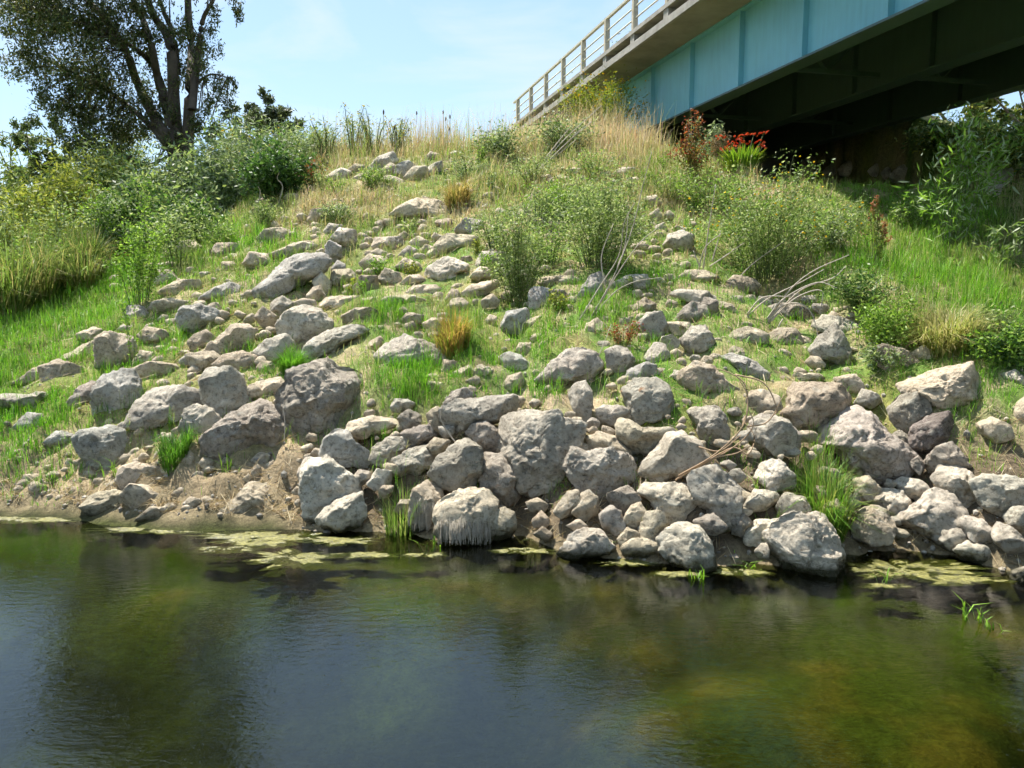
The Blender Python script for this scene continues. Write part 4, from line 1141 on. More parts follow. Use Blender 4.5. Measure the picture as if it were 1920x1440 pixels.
def plant(name, label, cat, base, wpx, hpx, nst, nleaf, leaf, asp, cols, spread=0.12, low=0.2, flower=None, group=None, upright=0.5, stem_r=0.006, stem_mat='stem', mat='leaf', tipcols=None, seed=None):
    """stems fanning out of one root with leaves along them"""
    P, t = base_point(base)
    r = np.random.default_rng(seed if seed is not None else int(base[0] * 13 + base[1] * 7))
    m_ = t / F_PX
    Wm = wpx * m_ * 0.5
    top_d = ray(base[0], base[1]); top_z = P[2] + hpx * m_ * 1.0
    if len(base) == 3:                                  # base given on a sight line: the top sits at that pixel height
        top_z = CAM[2] + (ray(base[0], base[1] - hpx) * t)[2]
    Hm = max(top_z - P[2], 0.1)
    root = tag(empty(name, P), label, cat, group)
    mb = MB(); cen = []; tang = []; tt = []
    for k in range(nst):
        a = r.uniform(0, 2 * math.pi); q = math.sqrt(r.uniform(0, 1))
        zt = Hm * (1 - 0.5 * q * q) * (0.48 + 0.62 * r.random() ** .7)
        tip = np.array([math.cos(a) * q * Wm, math.sin(a) * q * Wm * 0.8, zt])
        st = np.array([math.cos(a) * q * Wm * 0.25, math.sin(a) * q * Wm * 0.25, -0.03])
        md = st * (1 - .5) + tip * .5 + np.array([0, 0, Hm * 0.10]) - np.array([tip[0], tip[1], 0]) * (0.12 * upright) + r.normal(0, 0.04, 3) * Wm
        cp = np.array(curve_pts([st, md, tip], 8))
        mb.tube(cp, np.linspace(stem_r * t / 12, stem_r * 0.35 * t / 12, len(cp)), 4, False)
        m2 = max(2, int(nleaf / nst * r.uniform(.35, 1.65)))
        s = low + (1 - low) * r.random(m2) ** 0.8
        f = s * (len(cp) - 1); i = np.clip(f.astype(int), 0, len(cp) - 2); fr_ = (f - i)[:, None]
        c = cp[i] * (1 - fr_) + cp[i + 1] * fr_
        cen.append(c + r.normal(0, 1, (m2, 3)) * spread * Wm * (0.5 + 0.5 * s[:, None])); tang.append(cp[i + 1] - cp[i]); tt.append(s)
    mb.build('stem', M[stem_mat], root)
    cen = np.concatenate(cen); tang = unit(np.concatenate(tang)); tt = np.concatenate(tt)
    n = len(cen)
    a = unit(r.normal(0, 1, (n, 3)) * np.array([1, 1, .7]) + tang * upright)
    cc = pick(cols, n, r)
    if tipcols:
        w = sstep(0.62, 0.9, tt + r.normal(0, .08, n)); cc = cc * (1 - w[:, None]) + pick(tipcols, n, r) * w[:, None]
    L = leaf * r.uniform(0.6, 1.35, n)
    me = raw_mesh('foliage', *leaf_quads(cen, a, r.normal(0, 1, (n, 3)), L, L * asp, cc))
    link('foliage', me, M[mat], root)
    if flower:
        fc, fn, fs = flower
        i = r.choice(np.where(tt > 0.7)[0], fn)
        fcn = cen[i] + np.array([0, 0, fs * 0.6]) + r.normal(0, fs, (fn, 3))
        # each bloom: three crossed petals
        vs, ls, ss, cs = [], [], [], []; vo = lo = 0
        for q in range(3):
            v, l, s_, c = leaf_quads(fcn, r.normal(0, 1, (fn, 3)) * np.array([1, 1, .4]), r.normal(0, 1, (fn, 3)), np.full(fn, fs) * r.uniform(.7, 1.3, fn), np.full(fn, fs * .8), pick(fc, fn, r, .12))
            vs.append(v); ls.append(l + vo); ss.append(s_ + lo); cs.append(c); vo += len(v); lo += len(l)
        link('flower', raw_mesh('flower', np.concatenate(vs), np.concatenate(ls), np.concatenate(ss), np.concatenate(cs)), M['flower'], root)['kind'] = 'stuff'
    return root

G_OL = [(136, 152, 92), (114, 134, 74), (166, 174, 124), (98, 118, 60)]
G_LT = [(128, 158, 62), (108, 142, 50), (150, 174, 84), (92, 124, 44)]
G_DK = [(62, 92, 42), (76, 108, 48), (94, 124, 64), (52, 78, 38)]
G_YL = [(146, 150, 62), (122, 132, 52), (164, 164, 80), (98, 112, 44)]
G_GR = [(128, 142, 110), (104, 122, 84), (156, 166, 136), (88, 106, 66)]
YEL = [(214, 176, 20), (226, 194, 50)]

plant('weed_clump', 'tall narrow olive weed clump standing in the middle of the bank', 'weed', (972, 572), 130, 205, 34, 5200, .052, .42, G_OL, .14, .12, group='weeds on the bank')
plant('weed_clump', 'broad bushy weed clump behind the long dead stems', 'weed', (1120, 505), 230, 175, 46, 8000, .055, .42, G_OL, .12, .10, group='weeds on the bank')
plant('weed_clump', 'biggest round weed bush dotted with small yellow flowers', 'weed', (1440, 510), 330, 195, 80, 14000, .055, .42, G_OL + [(110, 140, 60)], .10, .08, flower=(YEL, 130, .045), group='weeds on the bank')
plant('weed_clump', 'low light green weed bush above the box shaped slab', 'weed', (1672, 645), 135, 95, 34, 3600, .05, .45, G_LT, .15, .12, group='weeds on the bank')
plant('weed_clump', 'leafy weed patch between crest grass and broad weed clump', 'weed', (1060, 400), 190, 70, 36, 4200, .06, .42, G_LT + G_OL, .13, .1, group='weeds on the bank')
plant('weed_clump', 'weedy growth on the yellow flowered bush\'s upper left', 'weed', (1330, 400), 150, 80, 30, 3600, .06, .42, G_OL + G_LT, .14, .1, group='weeds on the bank')
plant('weed_clump', 'small dark weed mound behind the arching twig bundle', 'weed', (1620, 580), 150, 60, 30, 2800, .055, .45, G_DK + G_OL, .14, .1, group='weeds on the bank')
plant('weed_clump', 'low leafy weed mat at the right edge of the slope', 'weed', (1880, 700), 150, 60, 26, 2600, .06, .5, G_LT + G_DK, .15, .1, group='weeds on the bank')
plant('leafy_sapling', 'thin leafy sapling on the left edge of the mound', 'sapling', (262, 585), 105, 205, 12, 2300, .065, .45, G_LT, .14, .14, group='saplings on the left')
plant('leafy_sapling', 'spindly young shoot rising from the pale left slabs', 'sapling', (250, 688), 46, 150, 4, 190, .06, .35, G_LT, .14, .14, group='saplings on the left')
plant('leafy_sapling', 'wispy sapling with white glints right of the thin leafy sapling', 'sapling', (335, 500), 130, 110, 16, 1500, .07, .42, G_OL, .15, .1, group='saplings on the left')
plant('glossy_bush', 'dark green glossy bush at the crest on the left', 'bush', (522, 378), 135, 110, 44, 5200, .105, .5, G_DK, .16, .12, group='bushes behind the mound')
plant('pale_bush', 'pale green leafy bush left of the dark glossy bush', 'bush', (425, 385), 125, 165, 36, 4200, .10, .4, G_LT, .15, .1, group='bushes behind the mound')
plant('pale_bush', 'grey green bush behind the wispy sapling', 'bush', (165, 510), 150, 140, 44, 5600, .09, .38, G_GR + G_LT, .15, .08, group='bushes behind the mound')
plant('fennel_bush', 'feathery fennel thicket with yellow heads behind the glossy bush', 'bush', (500, 320, 23.5), 230, 105, 70, 9000, 0.162, .16, G_OL + G_GR, .12, .1, flower=(YEL, 40, .06), group='bushes behind the mound')
plant('fennel_bush', 'olive thicket at the foot of the big tree', 'bush', (330, 400, 25.5), 230, 120, 60, 7000, 0.176, .36, G_OL + G_GR, .13, .08, group='bushes behind the mound')
plant('olive_bush', 'rounded olive bush leftmost of those under the big tree', 'bush', (112, 400, 25), 140, 125, 50, 7000, 0.162, .22, G_YL, .14, .1, group='bushes behind the mound')
plant('olive_bush', 'rounded olive bush overlapped by the big tree crown', 'bush', (190, 390, 27), 160, 130, 54, 7000, 0.162, .24, G_YL + G_OL, .14, .1, group='bushes behind the mound')
plant('olive_bush', 'bright yellow green bush behind the big tree trunk', 'bush', (238, 330, 38), 170, 110, 60, 7000, 0.230, .24, G_YL, .14, .1, group='bushes behind the mound')
plant('olive_bush', 'dim olive bush in the shade right of the trunk', 'bush', (262, 440, 23), 150, 110, 44, 5000, 0.149, .3, G_OL + G_DK, .14, .1, group='bushes behind the mound')
plant('olive_bush', 'grey leaved bush right of the trunk on the skyline', 'bush', (405, 330, 34), 170, 105, 50, 5600, 0.203, .34, G_OL + G_GR, .14, .1, group='bushes behind the mound')
plant('olive_bush', 'shaded olive thicket between glossy bush and sapling', 'bush', (350, 450, 20.5), 170, 90, 44, 4600, 0.135, .34, G_OL + G_DK, .14, .1, group='bushes behind the mound')

# arching tussocks at the left
def tussock(name, label, base, wpx, hpx, nb, cols, group='grass tussocks', cat='tussock', wid=0.012, lean=(.35, .3), seed=None):
    P, t = base_point(base)
    r = np.random.default_rng(seed if seed is not None else int(base[0] * 3 + base[1] * 11))
    m_ = t / F_PX; Wm = wpx * m_ * .5; Hm = hpx * m_
    if len(base) == 3: Hm = CAM[2] + (ray(base[0], base[1] - hpx) * t)[2] - P[2]
    a = r.uniform(0, 6.283, nb); q = np.sqrt(r.random(nb)) * 0.55 * Wm
    root = np.stack([q * np.cos(a), q * np.sin(a), np.full(nb, -0.03)], -1)
    xg = P[0] + root[:, 0]; yg = P[1] + root[:, 1]
    root[:, 2] = height(xg, yg) - P[2] - 0.02
    h = Hm * (.25 + r.random(nb) ** .8)
    ln = np.clip(r.normal(lean[0], lean[1], nb), 0.02, 1.25)
    me = raw_mesh(name, *blades(root, h, np.full(nb, wid * t / 12) * r.uniform(.7, 1.3, nb), a + r.normal(0, .7, nb), ln, pick(cols, nb, r), 0.5), smooth=True)
    return tag(link(name, me, M['grass'], None, P), label, cat, group)
REED = [(126, 134, 72), (104, 122, 56), (146, 140, 92), (86, 104, 46), (158, 146, 106), (116, 140, 62)]
for qi, q in enumerate([(-20, 560, 0, 120, 120), (30, 552, 0, 100, 105), (85, 548, 0, 90, 85), (132, 538, 0, 80, 75), (10, 500, 18.5, 120, 120), (66, 490, 19.2, 110, 105), (118, 486, 20, 100, 80), (40, 470, 22, 140, 110), (150, 500, 19, 70, 60)]):
    tussock('reed_tussock', ['reed tussock cut by the left edge, lowest in the thicket', 'front reed tussock second from the left edge', 'front reed tussock third from the left edge', 'front reed tussock nearest the orange flowers', 'reed tussock behind the one cut by the left edge', 'middle reed tussock of the second row in the left thicket', 'second row reed tussock nearest the grey green bush', 'tallest reed tussock at the back of the left thicket', 'small reed tussock half behind the grey green bush'][qi], q[:2] if q[2] == 0 else q[:3], q[3], q[4] * .6, 520, REED + G_OL[:2], 'reed tussocks on the left', lean=(.5, .35))
plant('olive_bush', 'olive bush rising out of the reeds at the left edge', 'bush', (20, 500, 21.0), 130, 150, 36, 3600, .10, .3, G_OL + G_YL, .15, .03, group='bushes on the left')
plant('olive_bush', 'soft olive bush between reeds and grey green bush', 'bush', (112, 480, 21.5), 120, 115, 34, 3200, .10, .3, G_YL + G_OL, .15, .03, group='bushes on the left')
plant('weed_clump', 'leafy green weeds growing in front of the reeds', 'weed', (62, 548), 170, 95, 40, 4200, .08, .42, G_LT + G_OL, .15, .05, group='weeds on the left')
plant('weed_clump', 'light green weeds at the far left edge', 'weed', (-10, 590), 130, 120, 34, 3200, .08, .42, G_LT + G_OL, .15, .05, group='weeds on the left')
tussock('reed_tussock', 'shaded reed tussock nearest the orange flowers', (160, 530), 90, 90, 1300, REED + G_DK, 'reed tussocks on the left')
tussock('straw_tussock', 'straw coloured tussock combed to the right beside the box slab', (1770, 655), 150, 70, 1400, [(178, 168, 122), (156, 152, 92), (132, 146, 76)], lean=(.8, .3))
tussock('straw_tussock', 'brown dead tussock on the upper slope below the crest rubble', (858, 392), 66, 58, 700, [(158, 138, 86), (180, 156, 104), (120, 122, 58)])
tussock('straw_tussock', 'reddish straw tussock behind the layered flat slab', (850, 665), 100, 75, 900, [(170, 140, 78), (128, 140, 54), (150, 150, 66), (186, 150, 96)])
tussock('green_tussock', 'bright upright grass tuft right of the white craggy boulder', (1548, 945), 120, 95, 1000, [(100, 140, 48), (118, 154, 58), (84, 124, 42), (150, 156, 84)], lean=(.45, .3))
tussock('green_tussock', 'wispy green tuft on the mud left of the root fringed boulder', (755, 960), 110, 75, 260, [(118, 146, 66), (150, 158, 92), (98, 130, 54)], lean=(.3, .2))
tussock('green_tussock', 'fluffy bright horsetail tuft above the egg shaped boulder', (548, 705), 62, 45, 900, [(94, 142, 42), (108, 154, 50)], lean=(.45, .25))
tussock('green_tussock', 'small bright tuft under the arched boulder', (330, 868), 90, 50, 500, [(80, 122, 40), (98, 140, 48)], lean=(.5, .25))
tussock('green_tussock', 'grass tuft sprouting left of the craggy boulder', (1440, 985), 70, 50, 200, [(104, 150, 48), (132, 160, 66)], lean=(.4, .2))

# small weeds dotted over the upper slope
_r4 = np.random.default_rng(5); _sw = []
for i in range(34):
    x = _r4.uniform(600, 1330); y = _r4.uniform(305, 600)
    if x > 1250 and y > 400: continue
    _w = plant('small_weed', 'small leafy weed growing between the upper slope stones', 'weed', (x, y), _r4.uniform(24, 60), _r4.uniform(20, 46), 8, int(_r4.uniform(160, 420)), .055, .4, [G_OL, G_LT, G_YL][_r4.integers(0, 3)], .16, .08, group='small weeds on the upper slope', seed=500 + i)
    _sw.append((_w, x, y, 'small leafy weed'))
for i, (x, y, w, h) in enumerate([(930, 470, 120, 80), (1030, 490, 130, 100), (1010, 425, 150, 75), (1160, 405, 150, 75), (1255, 372, 110, 60), (880, 335, 90, 50), (1000, 345, 120, 55), (1120, 335, 120, 55), (1565, 475, 120, 60), (1600, 430, 90, 50), (1720, 430, 90, 50), (1660, 690, 90, 45), (1850, 640, 100, 55), (700, 355, 80, 40), (640, 420, 80, 40), (500, 430, 90, 45), (420, 470, 90, 50)]):
    _w = plant('weed_clump', 'leafy weed', 'weed', (x, y), w, h, 20, 1300, .06, .36, [G_OL, G_OL + G_LT, G_GR + G_OL][i % 3], .15, .08, group='weeds on the bank', seed=700 + i, flower=(YEL, 12, .04) if i == 8 else None)
    _sw.append((_w, x, y, 'leafy weed'))
relative_labels(_sw)
# docks, red and orange flowers
plant('dock', 'rust topped dock clump standing below the bridge end', 'dock', (1295, 348), 72, 125, 22, 1800, .075, .4, [(120, 116, 58), (140, 118, 66), (96, 104, 44)], .16, .05, tipcols=[(128, 62, 44), (150, 84, 58)], group='docks')
plant('dock', 'reddish dock spikes in the green grass on the right', 'dock', (1642, 500), 62, 125, 9, 700, .05, .4, [(116, 130, 60)], .07, .2, tipcols=[(150, 92, 66), (172, 118, 84)], group='docks', upright=1.0)
plant('dock', 'small red leaved weed above the plump grey rocks', 'dock', (1168, 655), 66, 55, 14, 700, .035, .5, [(150, 84, 58), (128, 112, 54)], .16, .1, group='docks', tipcols=[(150, 66, 50), (120, 140, 60)])
plant('dock', 'red stemmed weed at the left foot of the crest rubble', 'dock', (590, 352), 66, 55, 18, 700, .06, .3, [(150, 78, 56), (136, 104, 60)], .14, .1, group='docks')
RED = [(208, 84, 48), (220, 108, 60), (190, 64, 40)]
def crocosmia(label, base, wpx, hpx, nf):
    P, t = base_point(base)
    r = np.random.default_rng(int(base[0])); m_ = t / F_PX
    root = tag(empty('crocosmia', P), label, 'flowers', 'red flower clumps')
    nb = 320; Wm = wpx * m_ * .5; Hm = hpx * m_
    a = r.uniform(0, 6.283, nb); q = np.sqrt(r.random(nb)) * Wm * .7
    rt = np.stack([q * np.cos(a), q * np.sin(a) * .6, np.full(nb, -.02)], -1)
    me = raw_mesh('leaf_blade', *blades(rt, Hm * r.uniform(.5, .95, nb), np.full(nb, .05), a, np.clip(r.normal(.3, .2, nb), .02, .9), pick([(124, 156, 44), (150, 170, 56), (98, 132, 40)], nb, r)), smooth=True)
    link('leaf_blade', me, M['grass'], root)
    mb = MB(); fl = []
    for k in range(nf):
        x = r.uniform(-1, 1) * Wm; y = r.uniform(-.5, .5) * Wm; z = Hm * r.uniform(.6, 1.2)
        st = (x * .4, y * .4, 0); tp = np.array((x, y, z))
        mb.tube([st, (x * .8, y * .8, z * .7), tp], .008, 4, False)
        for j in range(6): fl.append(tp + np.array([(j - 3) * .04 * (1 if x > 0 else -1), r.normal(0, .02), r.normal(0, .025)]))
    mb.build('stem', M['stem'], root)
    fl = np.array(fl); n = len(fl)
    vs, ls, ss, cs = [], [], [], []; vo = lo = 0
    for q in range(3):
        v, l, s_, c = leaf_quads(fl, r.normal(0, 1, (n, 3)), r.normal(0, 1, (n, 3)), np.full(n, .075), np.full(n, .05), pick(RED, n, r, .1))
        vs.append(v); ls.append(l + vo); ss.append(s_ + lo); cs.append(c); vo += len(v); lo += len(l)
    link('flower', raw_mesh('flower', np.concatenate(vs), np.concatenate(ls), np.concatenate(ss), np.concatenate(cs)), M['flower'], root)['kind'] = 'stuff'
crocosmia('larger clump of red flowers just below the dark bridge opening', (1388, 326), 84, 56, 12)
crocosmia('smaller clump of red flowers right of the larger one', (1478, 326), 90, 58, 8)
crocosmia('few orange flowers beside the reeds on the left', (195, 505), 90, 36, 8)
plant('willow_herb', 'silvery leaved plant against the lit end of the blue girder', 'weed', (1322, 305), 90, 95, 12, 620, .14, .25, G_GR, .16, .15, group='weeds on the bank')
plant('dead_seedhead', 'drooping brown seed plant left of the red flowers', 'weed', (1352, 312), 60, 55, 14, 700, .07, .25, [(118, 100, 76), (140, 120, 90)], .16, .3, group='weeds on the bank', mat='straw')

# willow sapling on the right, lit against the shade
plant('willow_sapling', 'willow sapling with long pale leaves in front of the bridge shade', 'sapling', (1795, 470), 190, 235, 22, 1900, .17, .17, [(112, 150, 52), (134, 166, 70), (92, 126, 46), (168, 180, 150)], .12, .1, group='saplings on the right', upright=.9)
plant('willow_sapling', 'few long stems of willow leaning out to the right edge', 'sapling', (1868, 520), 110, 110, 6, 260, .17, .17, [(112, 140, 62), (150, 164, 120)], .1, .2, group='saplings on the right', upright=.9)

# fennel and dry stalks on the skyline
FEN = [(150, 164, 92), (130, 150, 78), (166, 166, 106)]
plant('fennel', 'yellow flowering fennel hiding the kerb of the bridge', 'fennel', (1130, 245), 170, 100, 46, 5600, .11, .22, [(120, 136, 44), (98, 116, 40), (150, 154, 52)], .14, .1, flower=(YEL, 120, .07), group='fennel along the skyline')
plant('fennel', 'leafy fennel mass under the kerb hiding the girder end', 'fennel', (1185, 248), 130, 105, 40, 4600, .12, .26, [(110, 126, 48), (88, 106, 42), (140, 146, 60)], .14, .05, flower=(YEL, 60, .07), group='fennel along the skyline')
plant('weed_clump', 'dark leafy weeds left of the tall girder fennel', 'weed', (1222, 272), 110, 80, 34, 3400, .10, .4, G_DK + G_OL, .15, .05, group='weeds on the bank')
plant('weed_clump', 'mixed green weeds below the yellow kerb fennel', 'weed', (1060, 285), 150, 60, 34, 2600, .09, .36, G_OL + G_GR, .15, .05, group='weeds on the bank')
plant('weed_clump', 'green weeds spreading on the crest below the airy fennel', 'weed', (945, 300), 130, 55, 30, 2200, .09, .36, G_OL + G_GR, .15, .05, group='weeds on the bank')
plant('fennel', 'tall fennel with yellow heads in front of the blue girder', 'fennel', (1258, 275), 74, 130, 16, 1900, .11, .16, FEN + G_GR, .16, .1, flower=(YEL, 50, .075), group='fennel along the skyline')
plant('fennel', 'airy fennel left of the bridge rail end', 'fennel', (940, 262), 100, 98, 18, 1500, .11, .14, FEN + G_GR, .12, .1, flower=([(206, 196, 96)], 40, .06), group='fennel along the skyline')
for i, (x, yb, hp) in enumerate([(612, 285, 62), (662, 280, 78), (700, 276, 70), (744, 272, 50)]):
    plant('fennel', ['airy green fennel right of the glossy bush', 'tallest thin fennel left of the teasels', 'thin fennel just left of the teasels', 'short fennel among the first teasels'][i], 'fennel', (x, yb, 23.6), 70, hp + 18, 15, 620, .14, .11, FEN + G_GR, .16, .1, stem_r=.009, flower=([(206, 190, 80)], 24, .06), group='fennel along the skyline')
_ord = ['leftmost', 'second', 'third', 'fourth', 'fifth', 'sixth', 'seventh', 'eighth', 'ninth', 'tenth', 'eleventh', 'rightmost']
_tx = np.sort(705 + 195 * np.random.default_rng(88).random(12))
for i in range(12):
    r = np.random.default_rng(900 + i)
    x = _tx[i]; d = ray(x, 262); t = 24.2 + r.uniform(-2.0, 3.0)
    Q = CAM + d * t; zg = ground_z(Q[0], Q[1])
    htop = CAM[2] + (ray(x, 208 + 48 * r.random()) * t)[2] - zg
    o_ = empty('teasel', (Q[0], Q[1], zg))
    tag(o_, '%s dead teasel stalk%s on the crest skyline' % (_ord[i], '' if i in (0, 11) else ' from the left'), 'teasel', 'teasels on the crest')
    mb = MB(); lx = r.normal(0, .08)
    mb.tube([(0, 0, 0), (lx * .5, 0, htop * .5), (lx, 0, htop)], .006, 4); mb.tube([(lx * .6, 0, htop * .6), (lx + r.choice([-.14, .14]), .05, htop * .85)], .005, 4)
    mb.build('stem', M['twig'], o_)
    hb = MB(); hb.tube([(lx, 0, htop - .04), (lx, 0, htop), (lx, 0, htop + .05), (lx, 0, htop + .09)], [.008, .024, .022, .005], 6); hb.build('seed_head', M['bark'], o_)
# ------------------------------------------------------------------ trees
def tree(name, label, dist, base_px, limbs, clusters, nleaf, leaf, asp, cols, group=None, depth=0.8, seed=3, droop=0.3, cat='tree'):
    """limbs: [(points px, r0 px, r1 px)], clusters: [(px, py, rx, ry, weight)] at the tree's distance"""
    r = np.random.default_rng(seed)
    def W(px, py, off=0.0):
        d = ray(px, py); dd = d / d[1]
        return CAM + dd * (dist + off)
    B = W(*base_px); zg = ground_z(B[0], B[1]); B = np.array([B[0], B[1], zg])
    m_ = dist / F_PX
    root = tag(empty(name, B), label, cat, group)
    mb = MB(); ends = []
    for pts, r0, r1 in limbs:
        o0 = r.uniform(-1, 1) * 0.4
        q = [W(x, y, o0 + r.uniform(-.3, 1.0) * k * 0.5) - B for k, (x, y) in enumerate(pts)]
        if pts[0][1] >= base_px[1] - 5: q[0] = np.array([q[0][0], q[0][1], -0.3])
        cp = curve_pts(q, 5 * len(pts))
        mb.tube(cp, np.linspace(r0 * m_ * .85, r1 * m_ * .8, len(cp)), 9, False)
        ends += [cp[k] for k in range(len(cp) // 3, len(cp), 2)]
    ends = np.array(ends)
    cen, siz = [], []
    tot = sum(c[4] * c[2] * c[3] for c in clusters)
    for (x, y, rx, ry, w) in clusters:
        n = int(nleaf * w * rx * ry / tot)
        c0 = W(x, y, r.uniform(-1, 1) * depth * rx * m_) - B
        k = max(3, n // 90)
        sub = c0 + r.normal(0, .55, (k, 3)) * np.array([rx, rx * depth, ry]) * m_
        for s in sub[: max(2, k // 2)]:
            j = np.argmin(np.linalg.norm((ends - s) * np.array([1, 1, .7]), axis=1))
            e = ends[j]; md = (e + s) / 2 + np.array([0, 0, .12]) * np.linalg.norm(e - s)
            mb.tube(curve_pts([e, md, s], 5), np.linspace(.035, .008, 5 if False else len(curve_pts([e, md, s], 5))), 4, False)
        i = r.integers(0, k, n)
        cen.append(sub[i] + r.normal(0, 1, (n, 3)) * np.array([.17 * rx, .17 * rx, .2 * ry]) * m_ - np.array([0, 0, 1]) * np.abs(r.normal(0, droop, n))[:, None] * .5)
    mb.build('trunk', M['bark'], root, smooth=True)
    cen = np.concatenate(cen); n = len(cen)
    a = r.normal(0, 1, (n, 3)); a[:, 2] -= droop * 2.2
    L = leaf * r.uniform(.6, 1.4, n)
    link('crown', raw_mesh('crown', *leaf_quads(cen, a, r.normal(0, 1, (n, 3)), L, L * asp, pick(cols, n, r, .3))), M['leaf'], root)
    return root
def cr3(*p): return [(a / 3.0, b / 3.0) for a, b in p]
limbs = [(cr3((1000, 1340), (1000, 880), (980, 600), (965, 300), (930, 180), (850, 60), (790, -200), (760, -600)), 16, 4), (cr3((1050, 1340), (1055, 880), (1070, 500), (1080, 300), (1060, 100), (1050, -150), (1010, -500), (1000, -800)), 15, 3),
         (cr3((980, 1340), (975, 850), (890, 700), (770, 460), (710, 290), (600, 110), (450, -60), (380, -300)), 15, 3), (cr3((990, 900), (960, 700), (900, 500), (850, 250), (800, 100), (720, -80), (640, -400), (600, -800)), 11, 3),
         (cr3((960, 850), (850, 710), (700, 580), (540, 470), (400, 420)), 8, 2), (cr3((1080, 620), (1100, 420), (1125, 220), (1145, 100), (1210, -20), (1250, -150)), 9, 2),
         (cr3((940, 560), (860, 370), (740, 260), (560, 170), (380, 120)), 8, 2), (cr3((1000, 420), (975, 200), (915, 50), (880, -100), (900, -400)), 7, 2), (cr3((1080, 500), (1180, 420), (1300, 440)), 3, 1), (cr3((950, 880), (860, 920), (760, 930)), 4, 1.5)]
clus = [(110, 35, 80, 42, 1.2), (50, 85, 48, 40, 1.1), (150, 115, 62, 42, 1.0), (85, 150, 52, 34, .8), (190, 55, 70, 50, 1.1), (165, 190, 58, 44, 1.1), (205, 245, 52, 44, 1.2), (150, 245, 34, 42, 1.1), (225, 150, 52, 54, .9), (40, 10, 55, 36, 1.1),
        (275, 200, 40, 40, .7), (110, 195, 40, 26, .5), (240, 20, 60, 44, .9), (400, 150, 32, 18, .7), (385, 60, 32, 36, .7), (432, 20, 26, 18, .7), (405, 185, 32, 28, .8), (365, 100, 34, 36, .7), (440, 155, 16, 9, .7), (330, 130, 34, 50, .6), (300, 45, 50, 34, .6), (375, 215, 28, 30, .9),
        (320, 235, 36, 40, .8), (180, 285, 44, 30, .9), (100, -90, 110, 70, 1.0), (220, -110, 100, 80, .9), (330, -90, 70, 60, .7), (20, -60, 60, 40, .9), (150, -220, 120, 80, 1.0), (285, -230, 100, 80, .9), (385, -150, 50, 50, .6), (215, -330, 110, 70, 1.0), (315, -320, 70, 60, .9), (250, -410, 80, 50, .9)]
tree('big_tree', 'big dark multi stemmed tree leaning left on the left skyline', 30.0, (338, 447), limbs, clus, 105000, .14, .32, [(74, 88, 50), (92, 102, 62), (60, 74, 44), (110, 112, 76), (98, 92, 66)], seed=5)
G_FAR = [(84, 98, 62), (100, 112, 76), (70, 84, 52), (120, 124, 92)]
def small_tree(label, dist, x, ytop, wpx, n, leaf, cols, seed, asp=.4, group='trees beyond the bank', lobes=9):
    r = np.random.default_rng(seed)
    yb = 530 - (4.5 - 2.8) / dist * F_PX + 40
    hh_ = yb - ytop
    lim = [([(x, yb), (x + r.uniform(-.1, .1) * wpx, yb - .4 * hh_), (x + r.uniform(-.15, .15) * wpx, ytop + .15 * hh_)], max(3, wpx * .035), 1.0)]
    for k in range(5):
        s = r.uniform(.25, .6); sg = (-1) ** k
        lim.append(([(x, yb - s * hh_), (x + sg * wpx * .2, yb - (s + .15) * hh_), (x + sg * wpx * r.uniform(.3, .42), yb - (s + r.uniform(.2, .35)) * hh_)], max(2, wpx * .018), .8))
    cl = []
    for k in range(lobes):
        f = r.uniform(.12, .95); w = wpx * .5 * math.sin(math.pi * min(.95, .18 + .72 * f)) 
        rx_ = wpx * r.uniform(.16, .26); cl.append((x + r.uniform(-1, 1) * w * .75, ytop + rx_ * .7 + min(hh_ * .7, wpx * 1.5) * f, rx_, rx_ * r.uniform(.6, .9), r.uniform(.7, 1.2)))
    cl.append((x, ytop + wpx * .16, wpx * .2, wpx * .17, 1.0))
    return tree('background_tree', label, dist, (x, yb), lim, cl, n, leaf, asp, cols, group, .9, seed, .15)
plant('olive_bush', 'leafy green thicket left of the fennel on the skyline', 'bush', (590, 310, 25), 160, 70, 44, 5000, .16, .2, G_OL + G_GR, .14, .05, group='bushes behind the mound')
plant('olive_bush', 'grey olive thicket filling behind the pale bush', 'bush', (450, 330, 29), 240, 85, 50, 6000, .2, .34, G_OL + G_GR, .14, .03, group='bushes behind the mound')
plant('olive_bush', 'dense olive thicket behind the left reeds', 'bush', (60, 360, 30), 240, 70, 50, 6000, .2, .3, G_YL + G_OL, .14, .03, group='bushes behind the mound')
plant('olive_bush', 'deep olive thicket under the big tree crown', 'bush', (250, 400, 28), 260, 100, 50, 6000, .2, .3, G_OL + G_DK, .14, .03, group='bushes behind the mound')
small_tree('small dark tree on the skyline right of the big tree', 46, 508, 163, 100, 9000, .24, [(62, 72, 48), (78, 88, 60), (92, 98, 76)], 21, lobes=26)
small_tree('pale feathery tree leftmost on the skyline', 48, 28, 222, 110, 3600, .24, G_FAR, 22)
small_tree('grey green tree between the leftmost tree and the big one', 42, 92, 205, 130, 7000, .22, [(88, 98, 56), (104, 112, 66), (72, 84, 46)], 23, lobes=14)
small_tree('small tree peeping behind the fennel thicket', 52, 440, 215, 70, 1800, .24, G_FAR, 24)
small_tree('olive tree behind the reeds at the far left', 38, -60, 240, 200, 6000, .22, G_FAR, 25)
small_tree('round olive tree behind the gap in the left bushes', 55, 160, 270, 200, 7000, .26, G_YL, 26, lobes=14)
R_COL = [(104, 112, 52), (84, 96, 42), (128, 128, 70), (66, 80, 36)]
